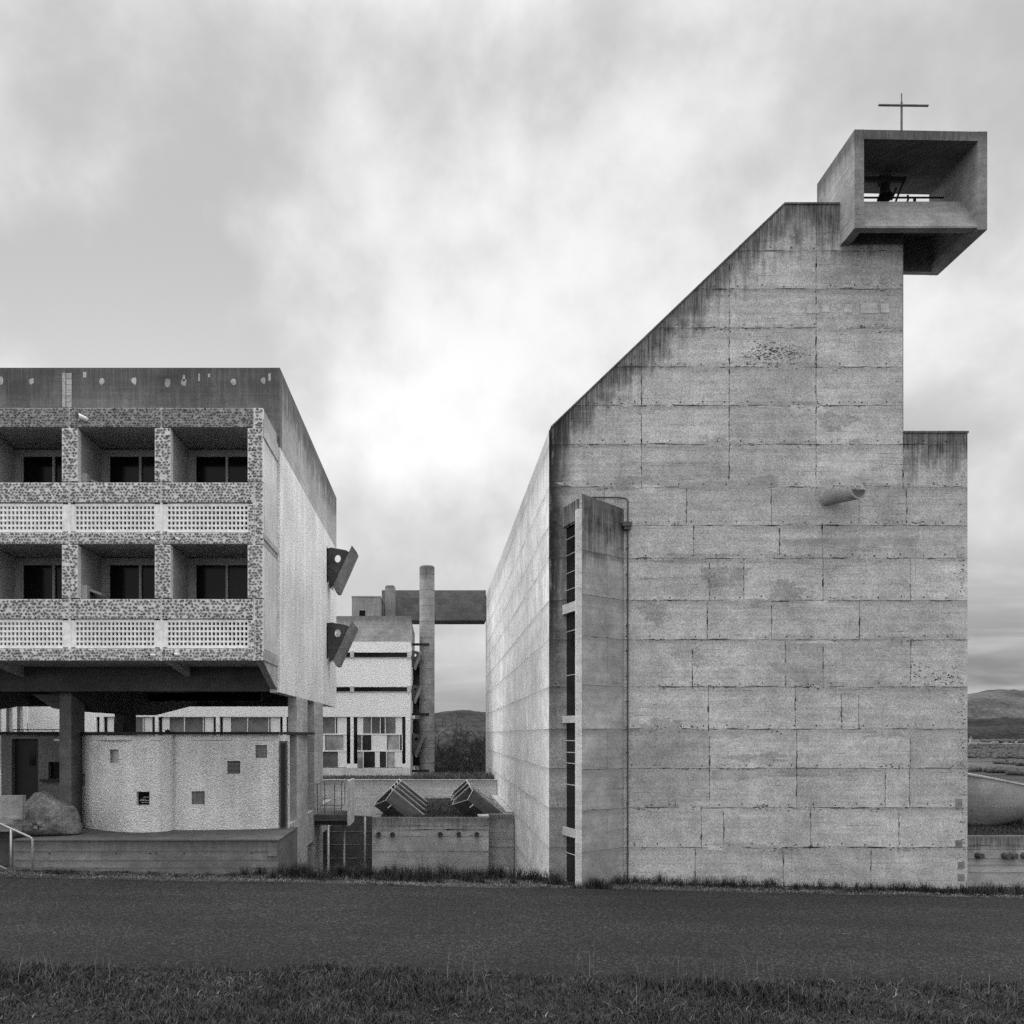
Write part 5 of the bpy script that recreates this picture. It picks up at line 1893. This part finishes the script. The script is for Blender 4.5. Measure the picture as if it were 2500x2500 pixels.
# road with slightly ragged edges
xs = np.linspace(-70, 70, 701)
e0 = 11.95 + 0.10 * smooth_noise(xs, xs * 0, 0.8, 5) + 0.05 * smooth_noise(xs, xs * 0, 3.0, 6)
e1 = 18.95 + 0.05 * smooth_noise(xs, xs * 0, 1.0, 7) + 0.03 * smooth_noise(xs, xs * 0, 4.0, 8)
K = 9
rv = []
for k in range(K):
    t = k / (K - 1)
    yy = e0 + (e1 - e0) * t
    crown = 0.025 * (1 - (2 * t - 1) ** 4) + 0.006
    rv.append(np.stack([xs, yy, ground_h(xs, yy) + E + crown], -1))
rv = np.stack(rv, 0)
idx = np.arange(K * len(xs)).reshape(K, len(xs))
quads = np.stack([idx[:-1, :-1], idx[:-1, 1:], idx[1:, 1:], idx[1:, :-1]], -1).reshape(-1, 4)
ro = fast_mesh('road', rv.reshape(-1, 3), quads, np.zeros((0, 3), int), [M['asphalt']])
ro['kind'] = 'structure'


def hill(name, mat, Yc, dep, t0, t1, crest, seed, rough=4.0):
    """a wooded ridge across the valley; crest: list of (photo column, photo row)"""
    t = np.linspace(t0, t1, 160)
    sx_ = t * F + VX
    top = np.interp(sx_, [c[0] for c in crest], [(VY - c[1]) / F * Yc for c in crest])
    u = np.linspace(-1, 1, 41)
    UU, T2 = np.meshgrid(u, t, indexing='ij')
    Y2 = Yc + UU * dep
    X2 = T2 * Y2
    prof_ = np.cos(UU * math.pi / 2) ** 1.2
    base = -30.0
    Z2 = base + (top[None, :] - base) * prof_ + rough * smooth_noise(X2, Y2, 0.02, seed) * prof_ + rng.normal(0, rough * 0.35, X2.shape) * prof_
    idx = np.arange(X2.size).reshape(X2.shape)
    q = np.stack([idx[:-1, :-1], idx[:-1, 1:], idx[1:, 1:], idx[1:, :-1]], -1).reshape(-1, 4)
    o = fast_mesh(name, np.stack([X2, Y2, Z2 + E], -1).reshape(-1, 3), q, np.zeros((0, 3), int), [mat])
    o['kind'] = 'structure'
    return o


hill('hills', M['hill_gap'], 1500, 500, -0.55, 0.42, [(-100, 1770), (900, 1752), (1060, 1742), (1110, 1737), (1135, 1735), (1180, 1741), (1300, 1760), (1900, 1790)], 11, 3.0)
hill('hills', M['hill_far'], 4600, 900, 0.1, 1.1, [(1300, 1740), (1900, 1712), (2361, 1697), (2400, 1688), (2440, 1684), (2500, 1688), (2800, 1700), (3300, 1740)], 12, 4.0)
hill('hills', M['hill'], 3100, 500, 0.1, 1.1, [(1300, 1775), (2361, 1755), (2410, 1754), (2450, 1751), (2500, 1755), (2800, 1750), (3300, 1775)], 13, 4.0)

# far-off woods that read as one mass
def clumps(name, pts, sizes, mat, seed):
    r = np.random.default_rng(seed)
    ico = np.array([(0, 0, 1), (.894, 0, .447), (.276, .851, .447), (-.724, .526, .447), (-.724, -.526, .447), (.276, -.851, .447), (.724, .526, -.447), (-.276, .851, -.447), (-.894, 0, -.447), (-.276, -.851, -.447), (.724, -.526, -.447), (0, 0, -1)])
    tri = np.array([(0, 1, 2), (0, 2, 3), (0, 3, 4), (0, 4, 5), (0, 5, 1), (1, 6, 2), (2, 7, 3), (3, 8, 4), (4, 9, 5), (5, 10, 1), (6, 7, 2), (7, 8, 3), (8, 9, 4), (9, 10, 5), (10, 6, 1), (11, 7, 6), (11, 8, 7), (11, 9, 8), (11, 10, 9), (11, 6, 10)])
    N = len(pts)
    V = ico[None] * sizes[:, None, None] * r.uniform(0.7, 1.3, (N, 12, 1)) + pts[:, None, :]
    T = tri[None] + (np.arange(N) * 12)[:, None, None]
    tone = np.repeat(r.uniform(-0.4, 0.5, N), 12)
    o = fast_mesh(name, V.reshape(-1, 3), np.zeros((0, 4), int), T.reshape(-1, 3), [mat], tone)
    o['kind'] = 'stuff'
    return o


pts, sz_ = [], []
for (n_, t0, t1, y0, y1, s0, s1) in ((9000, 0.58, 0.78, 380, 1900, 0.4, 2.2), (2500, 0.58, 0.78, 2350, 2800, 2, 6), (1300, -0.06, 0.12, 160, 900, 1.4, 3.5), (500, -0.75, 0.5, 300, 1500, 3, 5)):
    y = np.exp(rng.uniform(np.log(y0), np.log(y1), n_))
    t = rng.uniform(t0, t1, n_)
    x = t * y
    keep = smooth_noise(x, y, 0.012, 21) > -0.12
    x, y = x[keep], y[keep]
    s_ = rng.uniform(s0, s1, len(x))
    z = ground_h(x, y) + E + s_ * 0.5
    pts.append(np.stack([x, y, z], -1))
    sz_.append(s_)
fo = clumps('distant_woods', np.concatenate(pts), np.concatenate(sz_), M['forest'], 4)
fo['label'] = 'dark woods and hedges covering the far valley floor'
fo['category'] = 'woods'

# village across the valley
def house(w, d, h, rh):
    mb = MB()
    mb.box(-w / 2, w / 2, -d / 2, d / 2, -3, h, 0)
    mb.add([(-w / 2 - .3, -d / 2 - .3, h), (w / 2 + .3, -d / 2 - .3, h), (w / 2 + .3, d / 2 + .3, h), (-w / 2 - .3, d / 2 + .3, h), (-w / 2 - .3, 0, h + rh), (w / 2 + .3, 0, h + rh)],
           [(0, 1, 5, 4), (2, 3, 4, 5), (0, 4, 3), (1, 2, 5)], 1)
    for k in range(3):
        a = -w / 2 + (k + 0.5) * w / 3
        mb.box(a - 0.5, a + 0.5, -d / 2 - 0.02, -d / 2 + 0.05, h * 0.45, h * 0.75, 2)
    return mb


protos = [house(12, 9, 6, 2.5), house(18, 10, 5, 2.2), house(9, 8, 8, 2.5)]
pm = [None] * 3
Rv = random.Random(3)
spots = []
for k in range(34):
    sx_ = 2360 + k * 4.6 + Rv.uniform(-4, 4)
    spots.append((sx_, Rv.uniform(2000, 2400)))
for sx_ in (2446, 2470, 2476, 2482, 2489, 2496, 2505):
    spots.append((sx_, Rv.uniform(620, 700)))
for k, (sx_, Y_) in enumerate(spots):
    i = Rv.randrange(3)
    if pm[i] is None:
        pm[i] = protos[i].build('village_house', [M['house_wall'], M['house_roof'], M['glass']])
        tag(pm[i], 'tiny pale house in the far village strung across the valley', 'house', 'houses of the village across the valley')
        o = pm[i]
    else:
        o = dup(pm[i])
    far_ = Y_ > 1000
    o['label'] = 'tiny pale house in the far village strung across the valley' if far_ else 'small pale house in the nearer hamlet just above the light cannon rim'
    o['group'] = 'houses of the village across the valley' if far_ else 'houses of the nearer hamlet'
    x_ = (sx_ - VX) / F * Y_
    z_ = float(ground_h(np.array([x_]), np.array([Y_]))[0])
    if far_:
        z_ = Zz(1822 - (Y_ - 2000) * 0.012, Y_) - 1
    else:
        z_ = Zz(1905, Y_) - 1 + Rv.uniform(0, 2)
        o.scale = (0.5, 0.5, 0.5)
    o.location = (x_, Y_, z_ + E)
    o.rotation_euler = (0, 0, Rv.uniform(-0.6, 0.6))
ch2 = thing('village_church', 'distant village church with a pointed tower at the left end of the far village', 'church', (X(2371, 2100), 2100, Zz(1818, 2100)))
c = WL[ch2.name]
mb = MB()
mb.box(c.x - 2.6, c.x + 2.6, 2098, 2103, c.z - 2, c.z + 15)
mb.add([(c.x - 2.8, 2097.8, c.z + 15), (c.x + 2.8, 2097.8, c.z + 15), (c.x + 2.8, 2103.2, c.z + 15), (c.x - 2.8, 2103.2, c.z + 15), (c.x, 2100.5, c.z + 24)], [(0, 1, 4), (1, 2, 4), (2, 3, 4), (3, 0, 4)], 1)
mb.build('tower', [M['house_wall'], M['house_roof']], ch2)
mb = MB()
mb.box(c.x + 2.7, c.x + 20, 2098, 2106, c.z - 2, c.z + 8)
mb.add([(c.x + 2.7, 2097.6, c.z + 8), (c.x + 20.3, 2097.6, c.z + 8), (c.x + 20.3, 2106.4, c.z + 8), (c.x + 2.7, 2106.4, c.z + 8), (c.x + 2.7, 2102, c.z + 13), (c.x + 20.3, 2102, c.z + 13)], [(0, 1, 5, 4), (2, 3, 4, 5), (0, 4, 3), (1, 2, 5)], 1)
mb.build('nave', [M['house_wall'], M['house_roof']], ch2)

# ================================================================== BARE TREES IN THE GAP
def bare_tree(seed, H, spread=0.9, depth=6):
    R = random.Random(seed)
    trunk, crown = MB(), MB()

    def grow(p, d, L, r, lv, mb):
        q = p + d * L
        midp = p + d * (L * 0.5) + Vector((R.uniform(-1, 1), R.uniform(-1, 1), R.uniform(-1, 1))) * L * 0.07
        mb.tube([p, midp, q], [r, r * 0.85, r * 0.66], 5 if lv < 3 else 3, cap=False)
        if lv >= depth:
            return
        for k in range(2 if R.random() < 0.35 else 3):
            nd = (d + Vector((R.uniform(-1, 1), R.uniform(-1, 1), R.uniform(-0.35, 0.75))) * spread).normalized()
            nd.z = max(nd.z, -0.15)
            grow(q if k < 2 else midp, nd, L * R.uniform(0.62, 0.88), max(r * R.uniform(0.5, 0.66), 0.011), lv + 1, crown)

    grow(Vector((0, 0, -0.3)), Vector((R.uniform(-.1, .1), R.uniform(-.1, .1), 1)).normalized(), H * 0.24, H * 0.022, 0, trunk)
    return trunk, crown


tl = ['leftmost behind the chimney', 'left of centre', 'in the middle of the gap', 'right of centre', 'right beside the church wall', 'farthest down the slope', 'tallest, reaching above the hill fields']
tspots = [(1070, 52, 4.2), (1105, 66, 6.2), (1128, 54, 4.4), (1160, 62, 5.4), (1176, 68, 6.6), (1062, 56, 4.6), (1085, 62, 5.6), (1112, 58, 4.4), (1138, 64, 6.0), (1168, 57, 4.8), (1122, 78, 7.0), (1090, 72, 8.4), (1150, 70, 7.4), (1100, 54, 3.8)]
tl += ['small one at the foot of the chimney', 'thin one left of the middle', 'small one in front of the middle', 'dense one near the church wall', 'half hidden behind the church corner', 'broad one near the church wall', 'low bushy one in front']
for k, (sx_, Y_, H_) in enumerate(tspots):
    loc = (X(sx_, Y_), Y_, float(ground_h(np.array([X(sx_, Y_)]), np.array([Y_]))[0]))
    t_ = thing('bare_tree', 'bare twiggy tree in the gap, ' + tl[k], 'tree', loc, 'bare trees in the gap beside the church')
    WL[t_.name] = Vector((0, 0, 0))
    tr, cr = bare_tree(30 + k, H_ + 0.5, 1.0, 7)
    tr.build('trunk', M['bark'], t_)
    cr.build('crown', M['bark'], t_)

# ================================================================== GRASS
def blades(name, x, y, z, h, w, mat, tone, lean=0.5, seed=1):
    r = np.random.default_rng(seed)
    N = len(x)
    a = r.uniform(0, 2 * np.pi, N)
    bend = r.uniform(0.1, 1.0, N) * lean * h
    da = a + r.normal(0, 0.5, N)
    px, py = np.cos(a + np.pi / 2), np.sin(a + np.pi / 2)
    lv = []
    for f, wf in ((0, 1.0), (0.4, 0.85), (0.75, 0.55)):
        bx_ = x + np.cos(da) * bend * f ** 2
        by_ = y + np.sin(da) * bend * f ** 2
        bz_ = z + h * (f - 0.18 * f * f * (bend / h))
        lv += [np.stack([bx_ - px * w * wf / 2, by_ - py * w * wf / 2, bz_], -1), np.stack([bx_ + px * w * wf / 2, by_ + py * w * wf / 2, bz_], -1)]
    lv.append(np.stack([x + np.cos(da) * bend * 1.1, y + np.sin(da) * bend * 1.1, z + h * (1 - 0.2 * bend / h)], -1))
    V = np.stack(lv, 1)
    b = np.arange(N)[:, None] * 7
    Q = np.concatenate([b + np.array([[0, 1, 3, 2]]), b + np.array([[2, 3, 5, 4]])], 0)
    T = b + np.array([[4, 5, 6]])
    o = fast_mesh(name, V.reshape(-1, 3), Q, T, [mat], np.repeat(tone, 7))
    o['kind'] = 'stuff'
    return o


def scatter(n, x0, x1, y0, y1, seed, clump=0.0, sc=1.2):
    r = np.random.default_rng(seed)
    x, y = r.uniform(x0, x1, n), r.uniform(y0, y1, n)
    if clump:
        k = smooth_noise(x, y, sc, seed + 50) + r.normal(0, 0.35, n) > clump - 0.5
        x, y = x[k], y[k]
    return x, y


# foreground bank
r = np.random.default_rng(77)
x, y = scatter(180000, -9, 12.5, 8.6, 12.75, 5)
x2, y2 = scatter(60000, -12, 16, 3.5, 8.6, 55)
x, y = np.concatenate([x, x2]), np.concatenate([y, y2])
edge = 12.2 - 0.012 * (x - 1) + 0.30 * smooth_noise(x, y * 0, 1.1, 9) + 0.12 * smooth_noise(x, y * 0, 5.0, 19)
bald = smooth_noise(x, y, 2.6, 41) + r.normal(0, 0.45, len(x)) < -0.75
k = (y < edge + r.exponential(0.16, len(x)) - 0.08) & ~bald
x, y, edge = x[k], y[k], edge[k]
cl_ = smooth_noise(x, y, 1.6, 31)
cl2 = smooth_noise(x, y, 4.5, 32)
h = (0.05 + 0.08 * np.clip(cl_ + 0.3, 0, 2) + 0.07 * np.clip(cl2, 0, 1)) * (0.3 + 1.3 * r.random(len(x)) ** 1.6)
h *= np.clip((edge - y) / 0.7 + 0.45, 0.22, 1.0)
tone = r.normal(-0.05, 0.5, len(x)) + 0.35 * cl2 - 0.25 * cl_
pale = r.random(len(x)) < 0.05
tone[pale] += r.uniform(0.8, 2.4, pale.sum())
tone = np.clip(tone, -0.75, 4)
g1o = blades('grass', x, y, ground_h(x, y) + E - 0.01, h, r.uniform(0.006, 0.015, len(x)), M['grass'], tone, 1.2, 1)
g1o['label'] = 'rough unmown grass bank along the near edge of the road'
g1o['category'] = 'grass'
# tall single stems
x, y = scatter(260, -7, 10, 10.5, 12.3, 6)
st = blades('grass_stems', x, y, ground_h(x, y) + E, r.uniform(0.25, 0.5, len(x)), r.uniform(0.005, 0.008, len(x)), M['straw'], r.uniform(-0.5, 0.4, len(x)), 0.45, 2)
st['label'] = 'thin dry stems standing above the near grass bank'
st['category'] = 'grass'
# dry leaves and straw lying in the grass and along the far verge
x, y = scatter(4500, -9, 12, 8.8, 12.1, 8, 0.55, 1.8)
x3, y3 = scatter(160, -10, 14, 12.2, 18.9, 88)
x, y = np.concatenate([x, x3]), np.concatenate([y, y3])
x2, y2 = scatter(26000, -20, 22, 18.8, 19.75, 9, 0.45, 2.5)
x, y = np.concatenate([x, x2]), np.concatenate([y, y2])
far_ = np.arange(len(x)) >= len(x) - len(x2)
li = blades('dry_litter', x, y, ground_h(x, y) + E + np.where((y > 12.0) & (y < 18.95), 0.055, 0.012), np.where(far_, 0.05, np.where(y > 12.2, 0.025, r.uniform(0.03, 0.09, len(x)))), r.uniform(0.007, 0.02, len(x)), M['straw'], np.clip(r.normal(np.where(far_, -0.1, -0.45), 0.4, len(x)), -0.85, 1.2), 2.6, 3)
li['label'] = 'dry straw and leaf litter scattered along the road verges'
li['category'] = 'litter'
# verge tufts in front of the walls
xs_, ys_, hs_ = [], [], []
Rg = random.Random(5)
tuft = []
xx_ = -4.6
while xx_ < 22:
    tuft.append((xx_, Rg.uniform(19.0, 19.1) if 2.9 < xx_ < 3.9 else Rg.uniform(19.45, 19.95) - (0.25 if xx_ > 8 else 0), Rg.uniform(0.13, 0.36)))
    xx_ += Rg.uniform(0.05, 0.42)
for q in range(46):
    tuft.append((Rg.uniform(-10, -4.5), Rg.uniform(19.5, 19.95), Rg.uniform(0.04, 0.11)))
for q in range(40):
    tuft.append((Rg.uniform(-3.8, 2.4), Rg.uniform(19.9, 20.4), Rg.uniform(0.25, 0.42)))
for tx, ty, th_ in tuft:
    n_ = int(60 + 260 * th_)
    rr = np.abs(r.normal(0, 0.10 + th_ * 0.25, n_))
    aa = r.uniform(0, 6.28, n_)
    xs_.append(tx + rr * np.cos(aa) * 1.3)
    ys_.append(ty + rr * np.sin(aa) * 0.55)
    hs_.append(th_ * r.uniform(0.4, 1.15, n_) * np.clip(1.15 - rr * 1.8, 0.25, 1))
x, y, h = np.concatenate(xs_), np.concatenate(ys_), np.concatenate(hs_)
k = (y > 18.95) & ~((y > 19.97) & ((x < -3.75) | (x > 2.6))) & ~((x > 2.95) & (x < 4.4) & (y > 19.05 + abs(x - 3.26) * 0.75))
x, y, h = x[k], y[k], h[k]
tone = np.clip(r.normal(0.05, 0.4, len(x)), -0.7, 2)
pale = r.random(len(x)) < 0.08
tone[pale] += 1.6
vt = blades('verge_grass', x, y, ground_h(x, y) + E - 0.01, h, r.uniform(0.006, 0.012, len(x)), M['grass'], tone, 0.8, 4)
vt['label'] = 'ragged grass tufts growing along the foot of the walls'
vt['category'] = 'grass'
x, y = scatter(26000, -14, 22, 18.95, 19.9, 12, 0.5, 1.5)
h = r.uniform(0.02, 0.07, len(x)) * np.where(y > 19.3, 1.4, 0.7)
vs_ = blades('short_verge_grass', x, y, ground_h(x, y) + E - 0.005, h, r.uniform(0.006, 0.012, len(x)), M['grass'], np.clip(r.normal(0.5, 0.6, len(x)), -0.6, 3), 1.0, 6)
vs_['label'] = 'short sparse grass on the far verge of the road'
vs_['category'] = 'grass'
# brushwood on the slope beyond the terrace, seen through the gap
x, y = scatter(9000, -2.2, 5.5, 49, 84, 16, 0.2, 0.5)
k = (x / y > -0.02) & (x / y < 0.062)
x, y = x[k], y[k]
bw_ = blades('brushwood', x, y, ground_h(x, y) + E - 0.1, r.uniform(0.8, 3.4, len(x)) * (0.7 + 0.5 * np.clip(smooth_noise(x, y, 0.6, 23) + 0.4, 0, 1.5)), r.uniform(0.02, 0.05, len(x)), M['forest'], np.clip(r.normal(-0.25, 0.6, len(x)), -0.9, 2.0), 0.9, 11)
bw_['label'] = 'dark tangled brushwood covering the slope seen through the gap'
bw_['category'] = 'brushwood'
# green roofs and terrace
x, y = scatter(16000, x0s + 0.3, CL - 0.3, YS + 0.35, 37.6, 13, 0.35, 1.1)
rg = blades('roof_grass', x, y, np.full(len(x), -2.885 + E), r.uniform(0.03, 0.13, len(x)), r.uniform(0.012, 0.02, len(x)), M['grass'], np.clip(r.normal(1.6, 0.8, len(x)), -0.4, 5), 1.0, 7)
rg['label'] = 'short mossy grass on the sacristy roof between the roof lights'
rg['category'] = 'grass'
x, y = scatter(9000, X(740, YT), CL - 0.1, YT + 0.15, 40.9, 14)
tg = blades('terrace_grass', x, y, np.full(len(x), tz - 0.05 + E), r.uniform(0.05, 0.30, len(x)) * np.where(x > -1.2, 1.3, 0.6), r.uniform(0.015, 0.03, len(x)), M['grass'], np.clip(r.normal(2.0, 0.9, len(x)), -0.4, 5), 0.9, 8)
tg['label'] = 'pale tussocky grass on top of the terrace wall'
tg['category'] = 'grass'
x, y = scatter(9000, CR + 0.1, 19, YK + 0.05, 27, 15)
cg = blades('crypt_grass', x, y, np.full(len(x), -2.525 + E), r.uniform(0.03, 0.09, len(x)), r.uniform(0.01, 0.02, len(x)), M['grass'], np.clip(r.normal(0.8, 0.7, len(x)), -0.5, 4), 1.0, 9)
cg['label'] = 'short grass on the crypt roof around the light cannon'
cg['category'] = 'grass'
